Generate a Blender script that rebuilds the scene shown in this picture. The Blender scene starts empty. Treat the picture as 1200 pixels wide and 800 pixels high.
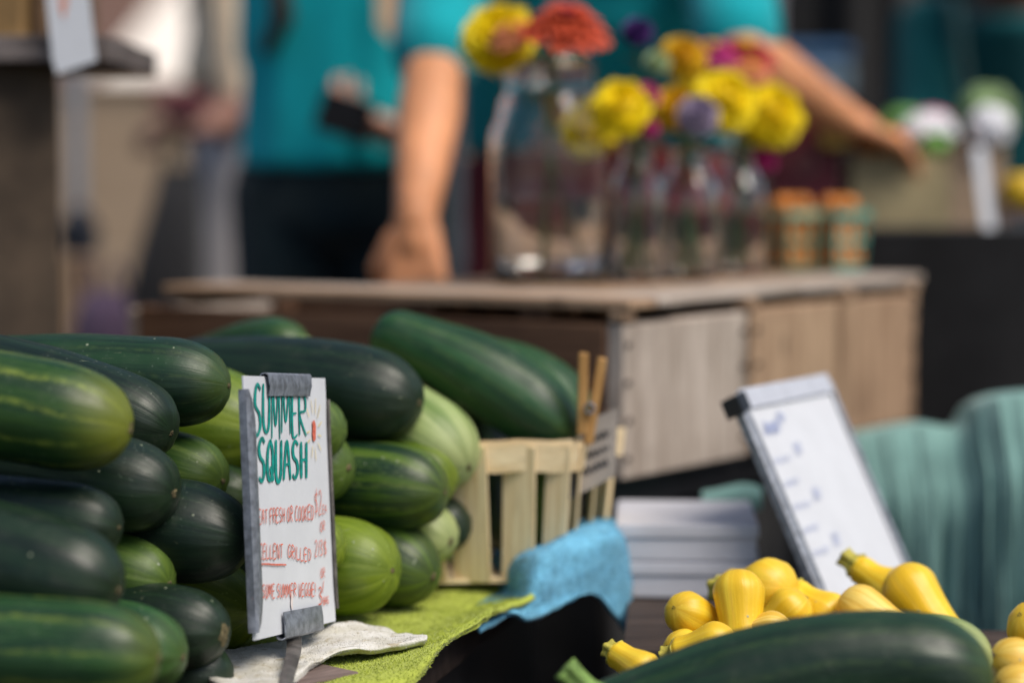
import bpy, bmesh, math, random
from mathutils import Vector, Matrix, noise as mnoise, Quaternion

random.seed(7)
SC = bpy.context.scene
COL = SC.collection
F = 2823.0            # focal length of the photograph in its own pixels (1200 wide)
CAM_H = 0.95
PITCH = math.atan((400 - 205) / F)

# ------------------------------------------------------------------ basic helpers
def ray(px, py):
    u = (px - 600) / F
    v = (400 - py) / F
    cp, sp = math.cos(PITCH), math.sin(PITCH)
    d = Vector((u, cp + v * sp, -sp + v * cp))
    return d / d.y

def P(px, py, Y):
    return Vector((0, 0, CAM_H)) + ray(px, py) * Y

def px(r, Y):
    return r * Y / F

def smooth(a, b, x):
    t = max(0.0, min(1.0, (x - a) / (b - a)))
    return t * t * (3 - 2 * t)

def lerp(a, b, t):
    return a + (b - a) * t

def tag(o, label=None, cat=None, group=None, kind=None):
    if label: o['label'] = label
    if cat: o['category'] = cat
    if group: o['group'] = group
    if kind: o['kind'] = kind
    return o

def empty(name, loc, label, cat, group=None):
    o = bpy.data.objects.new(name, None)
    o.location = loc
    o.empty_display_size = 0.05
    COL.objects.link(o)
    tag(o, label, cat, group)
    return o

def world_mat(o):
    m = o.matrix_basis.copy()
    while o.parent is not None:
        o = o.parent
        m = o.matrix_basis @ m
    return m

def obj(name, bm, mat, parent=None, M=None, smooth_shade=False, autosmooth=None):
    """link a bmesh as ONE mesh object; M places local mesh data in the world"""
    me = bpy.data.meshes.new(name)
    if isinstance(bm, bpy.types.Mesh):
        me = bm; me.name = name
    else:
        bmesh.ops.recalc_face_normals(bm, faces=bm.faces[:])
        bm.to_mesh(me); bm.free()
    if smooth_shade:
        me.polygons.foreach_set('use_smooth', [True] * len(me.polygons))
    if autosmooth is not None:
        me.polygons.foreach_set('use_smooth', [True] * len(me.polygons))
        me.set_sharp_from_angle(angle=autosmooth)
    mats = mat if isinstance(mat, (list, tuple)) else [mat]
    for m in mats:
        if m is not None: me.materials.append(m)
    o = bpy.data.objects.new(name, me)
    COL.objects.link(o)
    M = M or Matrix.Identity(4)
    if parent is not None:
        o.parent = parent
        o.matrix_basis = world_mat(parent).inverted() @ M
    else:
        o.matrix_basis = M
    return o

def box_bm(sx, sy, sz, bevel=0.0, jitter=0.0, seg=1, cuts=0):
    """box centred on the origin"""
    bm = bmesh.new()
    bmesh.ops.create_cube(bm, size=1.0)
    for v in bm.verts:
        v.co = Vector((v.co.x * sx, v.co.y * sy, v.co.z * sz))
    if bevel:
        bmesh.ops.bevel(bm, geom=bm.edges[:], offset=bevel, segments=seg, affect='EDGES')
    if cuts:
        bmesh.ops.subdivide_edges(bm, edges=bm.edges[:], cuts=cuts, use_grid_fill=True)
    if jitter:
        s = random.random() * 99
        for v in bm.verts:
            n = mnoise.noise_vector(v.co * 9 + Vector((s, s, s)))
            v.co += n * jitter
    return bm

def add_box(bm, c, s, M=None):
    r = bmesh.ops.create_cube(bm, size=1.0)
    for v in r['verts']:
        v.co = Vector((v.co.x * s[0] + c[0], v.co.y * s[1] + c[1], v.co.z * s[2] + c[2]))
        if M is not None: v.co = M @ v.co
    return r['verts']

def frame(o, x, z_hint=Vector((0, 0, 1))):
    """matrix with local X along x, local Z close to z_hint, origin o"""
    x = Vector(x).normalized()
    y = Vector(z_hint).cross(x).normalized()
    z = x.cross(y).normalized()
    m = Matrix((x, y, z)).transposed().to_4x4()
    m.translation = Vector(o)
    return m

def plank(name, a, b, width, thick, up, mat, parent, bevel=0.0015, jitter=0.0012, cuts=3):
    """a board from a to b (centre line), width along up x axis"""
    a = Vector(a); b = Vector(b)
    L = (b - a).length
    bm = box_bm(L, width, thick, bevel)
    if cuts:
        lo = [e for e in bm.edges if abs((e.verts[0].co - e.verts[1].co).x) > L * 0.5]
        bmesh.ops.subdivide_edges(bm, edges=lo, cuts=8, use_grid_fill=True)
        s = random.random() * 50
        for v in bm.verts:
            n = mnoise.noise_vector(Vector((v.co.x * 11 + s, v.co.y * 25, v.co.z * 40)))
            v.co += Vector((n.x * jitter * 2, n.y * jitter, n.z * jitter))
    return obj(name, bm, mat, parent, frame((a + b) / 2, b - a, up), autosmooth=0.6)

def tube_bm(pts, radii, n=10, cap=True, bm=None):
    bm = bm or bmesh.new()
    pts = [Vector(p) for p in pts]
    if not isinstance(radii, (list, tuple)): radii = [radii] * len(pts)
    rings = []
    t0 = (pts[1] - pts[0]).normalized()
    ref = Vector((0, 0, 1)) if abs(t0.z) < 0.9 else Vector((1, 0, 0))
    nrm = t0.cross(ref).normalized()
    for i, p in enumerate(pts):
        t = (pts[min(i + 1, len(pts) - 1)] - pts[max(i - 1, 0)]).normalized()
        nrm = (nrm - t * nrm.dot(t)).normalized()
        bn = t.cross(nrm)
        ring = [bm.verts.new(p + (nrm * math.cos(2 * math.pi * k / n) + bn * math.sin(2 * math.pi * k / n)) * radii[i]) for k in range(n)]
        rings.append(ring)
    for i in range(len(rings) - 1):
        for k in range(n):
            bm.faces.new((rings[i][k], rings[i][(k + 1) % n], rings[i + 1][(k + 1) % n], rings[i + 1][k]))
    if cap:
        bm.faces.new(list(reversed(rings[0])))
        bm.faces.new(rings[-1])
    return bm

def lathe_bm(profile, n=32, fold=None, bm=None, close=True):
    """profile: list of (r, z); fold(theta, r, z) -> (r, z)"""
    bm = bm or bmesh.new()
    rings = []
    for (r, z) in profile:
        if r < 1e-6:
            rr, zz = (r, z) if fold is None else fold(0, r, z)
            rings.append([bm.verts.new((0, 0, zz))])
            continue
        ring = []
        for k in range(n):
            th = 2 * math.pi * k / n
            rr, zz = (r, z) if fold is None else fold(th, r, z)
            ring.append(bm.verts.new((rr * math.cos(th), rr * math.sin(th), zz)))
        rings.append(ring)
    for i in range(len(rings) - 1):
        A, B = rings[i], rings[i + 1]
        for k in range(n):
            a0, a1 = A[k % len(A)], A[(k + 1) % len(A)]
            b0, b1 = B[k % len(B)], B[(k + 1) % len(B)]
            vs = []
            for v in (a0, a1, b1, b0):
                if v not in vs: vs.append(v)
            if len(vs) > 2: bm.faces.new(vs)
    return bm

# ------------------------------------------------------------------ materials
class N:
    """tiny node graph helper"""
    def __init__(self, name):
        self.m = bpy.data.materials.new(name)
        self.m.use_nodes = True
        self.t = self.m.node_tree
        self.t.nodes.clear()
        self.out = self.t.nodes.new('ShaderNodeOutputMaterial')
        self.p = self.t.nodes.new('ShaderNodeBsdfPrincipled')
        self.t.links.new(self.p.outputs[0], self.out.inputs[0])
    def new(self, kind, **kw):
        n = self.t.nodes.new('ShaderNode' + kind)
        for k, v in kw.items(): setattr(n, k, v)
        return n
    def link(self, a, b): self.t.links.new(a, b)
    def set(self, sock, v):
        if hasattr(v, 'is_output') or isinstance(v, bpy.types.NodeSocket): self.link(v, sock)
        else: sock.default_value = v
    def math(self, op, a, b=0.0, c=None, clamp=False):
        n = self.new('Math', operation=op, use_clamp=clamp)
        self.set(n.inputs[0], a); self.set(n.inputs[1], b)
        if c is not None: self.set(n.inputs[2], c)
        return n.outputs[0]
    def mix(self, f, a, b, mode='MIX'):
        n = self.new('Mix', data_type='RGBA', blend_type=mode)
        self.set(n.inputs[0], f)
        for s, v in ((n.inputs[6], a), (n.inputs[7], b)):
            if isinstance(v, (tuple, list)): v = tuple(v) + ((1,) if len(v) == 3 else ())
            self.set(s, v)
        return n.outputs[2]
    def noise(self, vec, scale, detail=3, rough=0.55, dist=0.0):
        n = self.new('TexNoise')
        n.inputs['Scale'].default_value = scale
        n.inputs['Detail'].default_value = detail
        n.inputs['Roughness'].default_value = rough
        n.inputs['Distortion'].default_value = dist
        if vec is not None: self.link(vec, n.inputs['Vector'])
        return n.outputs[0]
    def ramp(self, f, a, b):
        n = self.new('MapRange', interpolation_type='SMOOTHSTEP')
        self.set(n.inputs[0], f)
        n.inputs[1].default_value = a; n.inputs[2].default_value = b
        return n.outputs[0]
    def mapping(self, vec, scale=(1, 1, 1), loc=(0, 0, 0)):
        n = self.new('Mapping')
        n.inputs['Scale'].default_value = scale
        n.inputs['Location'].default_value = loc
        self.link(vec, n.inputs['Vector'])
        return n.outputs[0]
    def objco(self):
        """object coordinates, moved by a different amount for every object"""
        tc = self.new('TexCoord'); oi = self.new('ObjectInfo')
        v = self.new('VectorMath', operation='MULTIPLY_ADD')
        self.link(oi.outputs['Random'], v.inputs[0])
        v.inputs[1].default_value = (37.0, 53.0, 71.0)
        self.link(tc.outputs['Object'], v.inputs[2])
        return v.outputs[0]
    def bump(self, h, strength=0.2, dist=0.002):
        n = self.new('Bump')
        n.inputs['Strength'].default_value = strength
        n.inputs['Distance'].default_value = dist
        self.link(h, n.inputs['Height'])
        self.link(n.outputs[0], self.p.inputs['Normal'])
    def base(self, c, rough=0.5, spec=0.5):
        if isinstance(c, (tuple, list)): c = tuple(c) + ((1,) if len(c) == 3 else ())
        self.set(self.p.inputs['Base Color'], c)
        self.set(self.p.inputs['Roughness'], rough)
        self.p.inputs['Specular IOR Level'].default_value = spec

def m_plain(name, c, rough=0.6, var=0.25, scale=12, bump=0.15, spec=0.4, metal=0.0, bdist=0.002):
    n = N(name); v = n.objco()
    f = n.noise(v, scale, 4)
    d = tuple(x * (1 - var) for x in c); l = tuple(min(1, x * (1 + var)) for x in c)
    n.base(n.mix(n.ramp(f, 0.3, 0.7), d, l), rough, spec)
    n.p.inputs['Metallic'].default_value = metal
    if bump: n.bump(n.noise(v, scale * 9, 3), bump, bdist)
    return n.m

def m_wood(name, dark, light, rough=0.75, knots=True, grain=(7, 70, 70), stain=0.5):
    n = N(name); v = n.objco()
    g = n.mapping(v, grain)
    a = n.noise(g, 1.0, 6, 0.6, 0.6)
    b = n.noise(n.mapping(v, (grain[0] * 3, grain[1] * 5, grain[2] * 5)), 1.0, 3, 0.6)
    c = n.noise(v, 8, 3)
    col = n.mix(n.ramp(a, 0.28, 0.72), dark, light)
    col = n.mix(n.math('MULTIPLY', n.ramp(b, 0.52, 0.75), 0.45), col, tuple(x * 0.45 for x in dark))
    col = n.mix(n.math('MULTIPLY', n.ramp(c, 0.5, 0.75), stain), col, tuple(x * 0.55 for x in dark))
    if knots:
        vo = n.new('TexVoronoi'); vo.inputs['Scale'].default_value = 1.0
        n.link(n.mapping(v, (7, 16, 16)), vo.inputs['Vector'])
        col = n.mix(n.math('MULTIPLY', n.math('SUBTRACT', 1.0, n.ramp(vo.outputs['Distance'], 0.04, 0.13)), 0.75), col, tuple(x * 0.3 for x in dark))
    n.base(col, rough, 0.3)
    n.bump(n.math('ADD', a, b), 0.35, 0.0015)
    return n.m

def m_squash(name, dark, light, stripe=(0.42, 0.62), line=0.5, linecol=(0.22, 0.3, 0.04), tip=0.6, tipcol=(0.25, 0.27, 0.03), rough=0.36, tiplen=0.05, speck=0.5, spec=0.42):
    """skin of a courgette: long blotchy stripes, broken pale ribs, pale specks, paler blossom end.
    ang = (cos, sin, metres from blossom end) stored on the mesh before it is bent"""
    n = N(name)
    at = n.new('Attribute', attribute_name='ang')
    oi = n.new('ObjectInfo')
    sep = n.new('SeparateXYZ'); n.link(at.outputs['Vector'], sep.inputs[0])
    off = n.new('VectorMath', operation='MULTIPLY_ADD')
    n.link(oi.outputs['Random'], off.inputs[0]); off.inputs[1].default_value = (91, 57, 133)
    n.link(at.outputs['Vector'], off.inputs[2])
    v = off.outputs[0]
    st = n.noise(n.mapping(v, (2.6, 2.6, 4)), 1.0, 4, 0.6, 0.3)
    st2 = n.noise(n.mapping(v, (9, 9, 22)), 1.0, 3, 0.6)
    s = n.math('ADD', n.math('MULTIPLY', st, 0.75), n.math('MULTIPLY', st2, 0.25))
    col = n.mix(n.ramp(s, *stripe), dark, light)
    # ribs: ten broken pale lines along the fruit
    th = n.math('ARCTAN2', sep.outputs[1], sep.outputs[0])
    wob = n.noise(n.mapping(v, (1.2, 1.2, 18)), 1.0, 2)
    ph = n.math('ADD', n.math('MULTIPLY', th, 5.0), n.math('MULTIPLY', wob, 2.2))
    c = n.math('ABSOLUTE', n.math('COSINE', ph))
    rib = n.math('POWER', c, 20.0)
    brk = n.ramp(n.noise(n.mapping(v, (6, 6, 95)), 1.0, 5, 0.8), 0.36, 0.62)
    col = n.mix(n.math('MULTIPLY', n.math('MULTIPLY', rib, brk), line), col, linecol)
    # blossom end goes yellow
    tf = n.math('MULTIPLY', n.math('SUBTRACT', 1.0, n.ramp(n.math('ADD', sep.outputs[2], n.math('MULTIPLY', st2, 0.02)), 0.0, tiplen)), tip)
    col = n.mix(tf, col, tipcol)
    # specks
    tc = n.new('TexCoord')
    vo = n.new('TexVoronoi'); vo.inputs['Scale'].default_value = 210
    n.link(tc.outputs['Object'], vo.inputs['Vector'])
    msk = n.ramp(n.noise(tc.outputs['Object'], 26, 3), 0.50, 0.62)
    sp = n.math('MULTIPLY', n.math('SUBTRACT', 1.0, n.ramp(vo.outputs['Distance'], 0.12, 0.24)), msk)
    col = n.mix(n.math('MULTIPLY', sp, speck), col, tuple(min(1, x * 1.3 + 0.05) for x in light))
    # scuffs: short pale scratches running any way, and dusty soil film
    scv = n.noise(n.mapping(tc.outputs['Object'], (60, 60, 240)), 1.0, 3, 0.6, 2.0)
    scm = n.math('MULTIPLY', n.ramp(scv, 0.66, 0.74), n.ramp(n.noise(tc.outputs['Object'], 22, 2), 0.5, 0.64))
    col = n.mix(n.math('MULTIPLY', scm, 0.45), col, (0.20, 0.22, 0.13))
    dust = n.ramp(n.noise(tc.outputs['Object'], 55, 6, 0.75), 0.55, 0.8)
    col = n.mix(n.math('MULTIPLY', dust, 0.10), col, (0.22, 0.20, 0.16))
    # larger rare pale scars
    vo2 = n.new('TexVoronoi'); vo2.inputs['Scale'].default_value = 62
    n.link(tc.outputs['Object'], vo2.inputs['Vector'])
    sc = n.math('SUBTRACT', 1.0, n.ramp(vo2.outputs['Distance'], 0.05, 0.085))
    sc = n.math('MULTIPLY', sc, n.ramp(n.noise(tc.outputs['Object'], 15, 2), 0.52, 0.58))
    col = n.mix(n.math('MULTIPLY', sc, 0.75), col, (0.28, 0.32, 0.22))
    ro = n.math('ADD', rough, n.math('MULTIPLY', n.math('SUBTRACT', n.noise(tc.outputs['Object'], 55, 5), 0.5), 0.45))
    n.base(col, ro, spec)
    h = n.math('ADD', n.math('MULTIPLY', n.noise(tc.outputs['Object'], 120, 4), 0.5), n.math('MULTIPLY', st2, 1.0))
    h = n.math('ADD', h, n.math('MULTIPLY', sc, 0.9))
    n.bump(h, 0.19, 0.0022)
    return n.m

def m_cloth(name, c, rough=0.95, var=0.25, scale=40, bump=0.4, bdist=0.0015, weave=900):
    n = N(name); v = n.objco()
    f = n.noise(v, scale, 5, 0.7)
    g = n.noise(v, scale * 0.2, 3)
    d = tuple(x * (1 - var) for x in c); l = tuple(min(1, x * (1 + var)) for x in c)
    n.base(n.mix(n.ramp(n.math('ADD', n.math('MULTIPLY', f, .6), n.math('MULTIPLY', g, .4)), 0.35, 0.65), d, l), rough, 0.15)
    n.p.inputs['Sheen Weight'].default_value = 0.15
    n.bump(n.math('ADD', n.noise(v, weave, 2), f), bump, bdist)
    return n.m

def m_glass(name, tint=(1, 1, 1), rough=0.0, ior=1.46):
    n = N(name)
    v = n.objco()
    n.base(n.mix(0.0, tint, tint), rough, 0.5)
    n.p.inputs['Transmission Weight'].default_value = 1.0
    n.p.inputs['IOR'].default_value = ior
    n.bump(n.noise(v, 60, 2), 0.06, 0.001)
    return n.m

def m_skin(name, c):
    n = N(name); v = n.objco()
    col = n.mix(n.ramp(n.noise(v, 14, 4), 0.35, 0.65), tuple(x * 0.85 for x in c), tuple(min(1, x * 1.12) for x in c))
    n.base(col, 0.5, 0.4)
    n.p.inputs['Subsurface Weight'].default_value = 0.12
    n.p.inputs['Subsurface Radius'].default_value = (0.01, 0.004, 0.002)
    n.p.inputs['Subsurface Scale'].default_value = 0.5
    n.bump(n.noise(v, 260, 3), 0.1, 0.001)
    return n.m

M = {}
M['dark'] = m_squash('dark_squash_skin', (0.0050, 0.0140, 0.0085), (0.0105, 0.028, 0.0130), line=0.10, linecol=(0.03, 0.06, 0.02), tip=0.18, tipcol=(0.03, 0.045, 0.012), rough=0.43)
M['mid'] = m_squash('mid_green_squash_skin', (0.0065, 0.022, 0.0115), (0.014, 0.046, 0.017), line=0.30, linecol=(0.07, 0.12, 0.03), tip=0.55, tipcol=(0.08, 0.12, 0.02), rough=0.42, tiplen=0.04)
M['fresh'] = m_squash('fresh_green_squash_skin', (0.010, 0.040, 0.015), (0.024, 0.085, 0.025), line=0.35, linecol=(0.09, 0.15, 0.03), tip=0.45, tipcol=(0.09, 0.14, 0.02), rough=0.42, tiplen=0.04)
M['ribbed'] = m_squash('yellow_ribbed_squash_skin', (0.008, 0.034, 0.009), (0.028, 0.075, 0.011), stripe=(0.42, 0.64), line=0.75, linecol=(0.20, 0.26, 0.035), tip=0.9, tipcol=(0.17, 0.19, 0.018), rough=0.42, tiplen=0.055, speck=0.8)
M['lined'] = m_squash('lined_squash_skin', (0.0085, 0.034, 0.012), (0.024, 0.075, 0.018), line=0.55, linecol=(0.16, 0.22, 0.03), tip=0.75, tipcol=(0.10, 0.13, 0.016), rough=0.42, tiplen=0.04, speck=0.7)
M['striped'] = m_squash('striped_squash_skin', (0.008, 0.030, 0.013), (0.065, 0.125, 0.015), stripe=(0.46, 0.60), line=0.5, linecol=(0.14, 0.20, 0.03), tip=0.45, tipcol=(0.09, 0.12, 0.018), rough=0.42, tiplen=0.05, speck=0.6)
M['green'] = m_squash('leaf_green_squash_skin', (0.022, 0.062, 0.013), (0.065, 0.125, 0.020), line=0.4, linecol=(0.15, 0.21, 0.05), tip=0.35, tipcol=(0.13, 0.17, 0.022), rough=0.44)
M['lime'] = m_squash('lime_squash_skin', (0.075, 0.130, 0.006), (0.165, 0.235, 0.016), line=0.3, linecol=(0.24, 0.30, 0.06), tip=0.25, tipcol=(0.19, 0.21, 0.025), rough=0.46)
M['pale'] = m_squash('pale_squash_skin', (0.105, 0.185, 0.036), (0.30, 0.38, 0.14), stripe=(0.40, 0.58), line=0.35, linecol=(0.45, 0.5, 0.26), tip=0.6, tipcol=(0.36, 0.38, 0.17), rough=0.47)
M['stem'] = m_plain('squash_stem', (0.16, 0.27, 0.06), 0.6, 0.35, 90, 0.4)
M['scar'] = m_plain('blossom_scar', (0.13, 0.105, 0.05), 0.85, 0.55, 300, 0.6)
M['yellow'] = m_squash('yellow_squash_skin', (0.80, 0.50, 0.012), (0.86, 0.61, 0.035), line=0.15, linecol=(0.85, 0.6, 0.15), tip=0.3, tipcol=(0.55, 0.34, 0.05), rough=0.4, speck=0.25)
M['paleyellow'] = m_squash('pale_yellow_squash_skin', (0.72, 0.42, 0.035), (0.85, 0.62, 0.14), line=0.2, linecol=(0.9, 0.75, 0.3), tip=0.3, tipcol=(0.6, 0.45, 0.1), rough=0.42, speck=0.25)
M['galv'] = m_plain('galvanised_metal', (0.23, 0.25, 0.29), 0.48, 0.3, 160, 0.12, 0.5, 0.55)
M['steelstake'] = m_plain('weathered_steel', (0.17, 0.155, 0.14), 0.5, 0.4, 60, 0.25, 0.5, 0.7)
M['paper'] = m_plain('white_card', (0.60, 0.62, 0.66), 0.62, 0.03, 30, 0.08)
M['ink_teal'] = m_plain('teal_marker', (0.0, 0.24, 0.205), 0.6, 0.3, 160, 0.0)
M['ink_red'] = m_plain('red_marker', (0.62, 0.14, 0.09), 0.6, 0.3, 400, 0.0)
M['ink_yellow'] = m_plain('yellow_marker', (0.72, 0.58, 0.24), 0.6, 0.2, 400, 0.0)
M['ink_blue'] = m_plain('blue_marker', (0.36, 0.41, 0.60), 0.6, 0.3, 200, 0.0)
M['ink_orange'] = m_plain('orange_marker', (0.75, 0.25, 0.12), 0.6, 0.2, 200, 0.0)
M['crate_dark'] = m_wood('aged_crate_wood', (0.085, 0.041, 0.022), (0.185, 0.098, 0.055))
M['crate_grey'] = m_wood('weathered_grey_crate_wood', (0.31, 0.25, 0.20), (0.53, 0.45, 0.385), stain=0.35)
M['crate_tan'] = m_wood('tan_crate_wood', (0.26, 0.16, 0.095), (0.45, 0.305, 0.195), stain=0.35)
M['splint'] = m_wood('pale_splint_wood', (0.74, 0.55, 0.30), (0.90, 0.76, 0.50), knots=False, grain=(9, 140, 140), stain=0.15)
M['peg'] = m_wood('clothespin_wood', (0.36, 0.19, 0.06), (0.52, 0.30, 0.11), knots=False, grain=(20, 160, 160), stain=0.15)
M['table'] = m_wood('table_wood', (0.030, 0.020, 0.016), (0.075, 0.052, 0.042))
M['tray'] = m_wood('tray_wood', (0.07, 0.055, 0.05), (0.20, 0.17, 0.16))
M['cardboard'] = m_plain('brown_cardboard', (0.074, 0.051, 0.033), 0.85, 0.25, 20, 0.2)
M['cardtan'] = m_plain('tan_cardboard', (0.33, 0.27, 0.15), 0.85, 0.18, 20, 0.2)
M['kraft'] = m_plain('kraft_card', (0.24, 0.145, 0.055), 0.8, 0.2, 30, 0.2)
M['lime_towel'] = m_cloth('lime_terry_towel', (0.37, 0.43, 0.065), var=0.14, scale=110, bump=0.3, bdist=0.001, weave=500)
M['blue_towel'] = m_cloth('blue_terry_towel', (0.15, 0.41, 0.58), var=0.25, scale=110, bump=0.3, bdist=0.001, weave=500)
M['burlap0'] = m_cloth('pale_sack_cloth', (0.44, 0.42, 0.34), var=0.30, scale=22, bump=0.9, bdist=0.003, weave=1100)
M['teal_cloth'] = m_cloth('teal_tablecloth', (0.20, 0.36, 0.325), var=0.12, scale=20, bump=0.3)
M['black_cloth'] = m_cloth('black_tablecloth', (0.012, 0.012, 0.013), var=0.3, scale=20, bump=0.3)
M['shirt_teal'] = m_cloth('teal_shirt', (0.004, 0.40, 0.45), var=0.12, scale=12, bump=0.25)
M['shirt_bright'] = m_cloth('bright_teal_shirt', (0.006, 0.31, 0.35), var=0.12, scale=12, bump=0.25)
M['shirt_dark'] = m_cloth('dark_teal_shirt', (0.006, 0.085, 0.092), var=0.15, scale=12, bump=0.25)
M['trouser_char'] = m_cloth('charcoal_trousers', (0.010, 0.020, 0.024), var=0.25, scale=12, bump=0.3)
M['trouser_maroon'] = m_cloth('maroon_apron', (0.125, 0.012, 0.018), var=0.2, scale=12, bump=0.3)
M['shirt_beige'] = m_cloth('beige_shirt', (0.76, 0.60, 0.42), var=0.1, scale=12, bump=0.3)
M['trouser_light'] = m_cloth('light_grey_trousers', (0.42, 0.39, 0.39), var=0.1, scale=12, bump=0.3)
M['dark_grey'] = m_cloth('dark_grey_canvas', (0.022, 0.022, 0.024), var=0.2, scale=20, bump=0.3)
M['skin_warm'] = m_skin('skin_tanned', (0.66, 0.29, 0.135))
M['skin_light'] = m_skin('skin_fair', (0.62, 0.31, 0.21))
M['skin_mid'] = m_skin('skin_olive', (0.22, 0.11, 0.08))
M['skin_dark'] = m_skin('skin_brown', (0.12, 0.055, 0.04))
M['hair'] = m_plain('brown_hair', (0.05, 0.025, 0.012), 0.55, 0.4, 80, 0.4)
M['eye'] = m_plain('eye_white', (0.6, 0.6, 0.58), 0.2, 0.05, 30, 0)
M['lips'] = m_plain('lips', (0.36, 0.11, 0.09), 0.45, 0.1, 80, 0.1)
M['shoe'] = m_plain('black_leather', (0.02, 0.018, 0.016), 0.5, 0.2, 60, 0.2)
M['phone'] = m_plain('black_phone', (0.006, 0.006, 0.007), 0.45, 0.1, 20, 0.0, 0.3)
M['pole'] = m_plain('grey_painted_steel', (0.10, 0.11, 0.13), 0.5, 0.15, 30, 0.1, 0.5, 0.3)
M['pole_pale'] = m_plain('pale_aluminium', (0.35, 0.35, 0.37), 0.45, 0.12, 30, 0.1, 0.5, 0.5)
M['glass'] = m_glass('clear_jar_glass', (1, 1, 1))
M['water'] = m_glass('vase_water', (0.99, 0.99, 0.97), 0.0, 1.33)
M['petal_yellow'] = m_plain('yellow_petals', (0.90, 0.71, 0.006), 0.6, 0.12, 90, 0.1)
M['petal_deep'] = m_plain('deep_yellow_petals', (0.72, 0.44, 0.008), 0.6, 0.15, 90, 0.1)
M['petal_red'] = m_plain('orange_red_petals', (0.50, 0.055, 0.014), 0.6, 0.3, 60, 0.1)
M['petal_peach'] = m_plain('peach_petals', (0.60, 0.20, 0.08), 0.6, 0.2, 60, 0.1)
M['petal_crimson'] = m_plain('crimson_petals', (0.40, 0.030, 0.03), 0.6, 0.25, 60, 0.1)
M['petal_magenta'] = m_plain('magenta_petals', (0.42, 0.02, 0.16), 0.6, 0.25, 60, 0.1)
M['petal_purple'] = m_plain('purple_petals', (0.07, 0.018, 0.16), 0.6, 0.25, 60, 0.1)
M['petal_lilac'] = m_plain('lilac_petals', (0.30, 0.24, 0.34), 0.6, 0.3, 60, 0.1)
M['petal_white'] = m_plain('cream_petals', (0.40, 0.50, 0.28), 0.6, 0.2, 60, 0.1)
M['leaf'] = m_plain('flower_leaf', (0.035, 0.095, 0.025), 0.55, 0.3, 60, 0.2)
M['pint'] = m_plain('green_pint_card', (0.10, 0.34, 0.27), 0.7, 0.15, 60, 0.15)
M['tomato'] = m_plain('orange_cherry_tomato', (0.60, 0.20, 0.025), 0.3, 0.2, 40, 0.0)
M['tomato_pale'] = m_plain('pale_orange_cherry_tomato', (0.66, 0.38, 0.15), 0.3, 0.2, 40, 0.0)
M['maroon_box'] = m_plain('maroon_card', (0.115, 0.013, 0.022), 0.6, 0.12, 30, 0.1)
M['emblem'] = m_plain('pale_print', (0.26, 0.11, 0.10), 0.6, 0.1, 30, 0.0)
M['whitebox'] = m_plain('white_corrugated_card', (0.56, 0.56, 0.60), 0.75, 0.06, 20, 0.15)
M['plasticbag'] = m_plain('white_plastic_bag', (0.72, 0.72, 0.76), 0.3, 0.08, 20, 0.3)
M['cabbage'] = m_plain('pale_cabbage', (0.26, 0.38, 0.16), 0.5, 0.35, 18, 0.4)
M['lettuce'] = m_plain('lettuce_green', (0.16, 0.36, 0.08), 0.5, 0.35, 30, 0.4)
M['pink_veg'] = m_plain('pink_radish', (0.48, 0.10, 0.18), 0.4, 0.25, 30, 0.1)
M['orange_veg'] = m_plain('orange_squash_skin', (0.62, 0.20, 0.012), 0.4, 0.2, 30, 0.2)
M['gold'] = m_plain('gold_squash_skin', (0.72, 0.50, 0.12), 0.35, 0.2, 40, 0.1)
M['cooler'] = m_plain('pale_blue_plastic', (0.17, 0.24, 0.29), 0.5, 0.1, 20, 0.1)
M['cooler_lid'] = m_plain('blue_plastic', (0.07, 0.16, 0.30), 0.5, 0.1, 20, 0.1)
M['purple'] = m_cloth('purple_bag_cloth', (0.075, 0.05, 0.085), var=0.2, scale=20, bump=0.3)
M['black_plastic'] = m_plain('black_plastic', (0.012, 0.012, 0.014), 0.4, 0.2, 40, 0.1)
M['nail'] = m_plain('rusty_nail', (0.03, 0.02, 0.015), 0.7, 0.3, 200, 0.2)
M['darkwall'] = m_cloth('black_tent_fabric', (0.013, 0.013, 0.014), var=0.2, scale=6, bump=0.2)

def m_asphalt():
    n = N('asphalt'); v = n.objco()
    f = n.noise(v, 220, 3, 0.7); g = n.noise(v, 1.4, 5)
    n.base(n.mix(n.math('ADD', n.math('MULTIPLY', f, .5), n.math('MULTIPLY', g, .5)), (0.03, 0.03, 0.032), (0.085, 0.08, 0.078)), 0.9, 0.3)
    n.bump(f, 0.6, 0.004)
    return n.m

def m_brick(name, a, b, mortar, scale=4.5):
    n = N(name); tc = n.new('TexCoord')
    bt = n.new('TexBrick')
    sp = n.new('SeparateXYZ'); n.link(tc.outputs['Object'], sp.inputs[0])
    cb = n.new('CombineXYZ'); n.link(sp.outputs[0], cb.inputs[0]); n.link(sp.outputs[2], cb.inputs[1])
    n.link(cb.outputs[0], bt.inputs['Vector'])
    bt.inputs['Scale'].default_value = scale
    bt.inputs['Color1'].default_value = (*a, 1); bt.inputs['Color2'].default_value = (*b, 1); bt.inputs['Mortar'].default_value = (*mortar, 1)
    bt.inputs['Mortar Size'].default_value = 0.012
    col = n.mix(n.math('MULTIPLY', n.noise(tc.outputs['Object'], 3, 5), 0.5), bt.outputs['Color'], mortar)
    n.base(col, 0.85, 0.3)
    n.bump(bt.outputs['Fac'], -0.4, 0.01)
    return n.m

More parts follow.
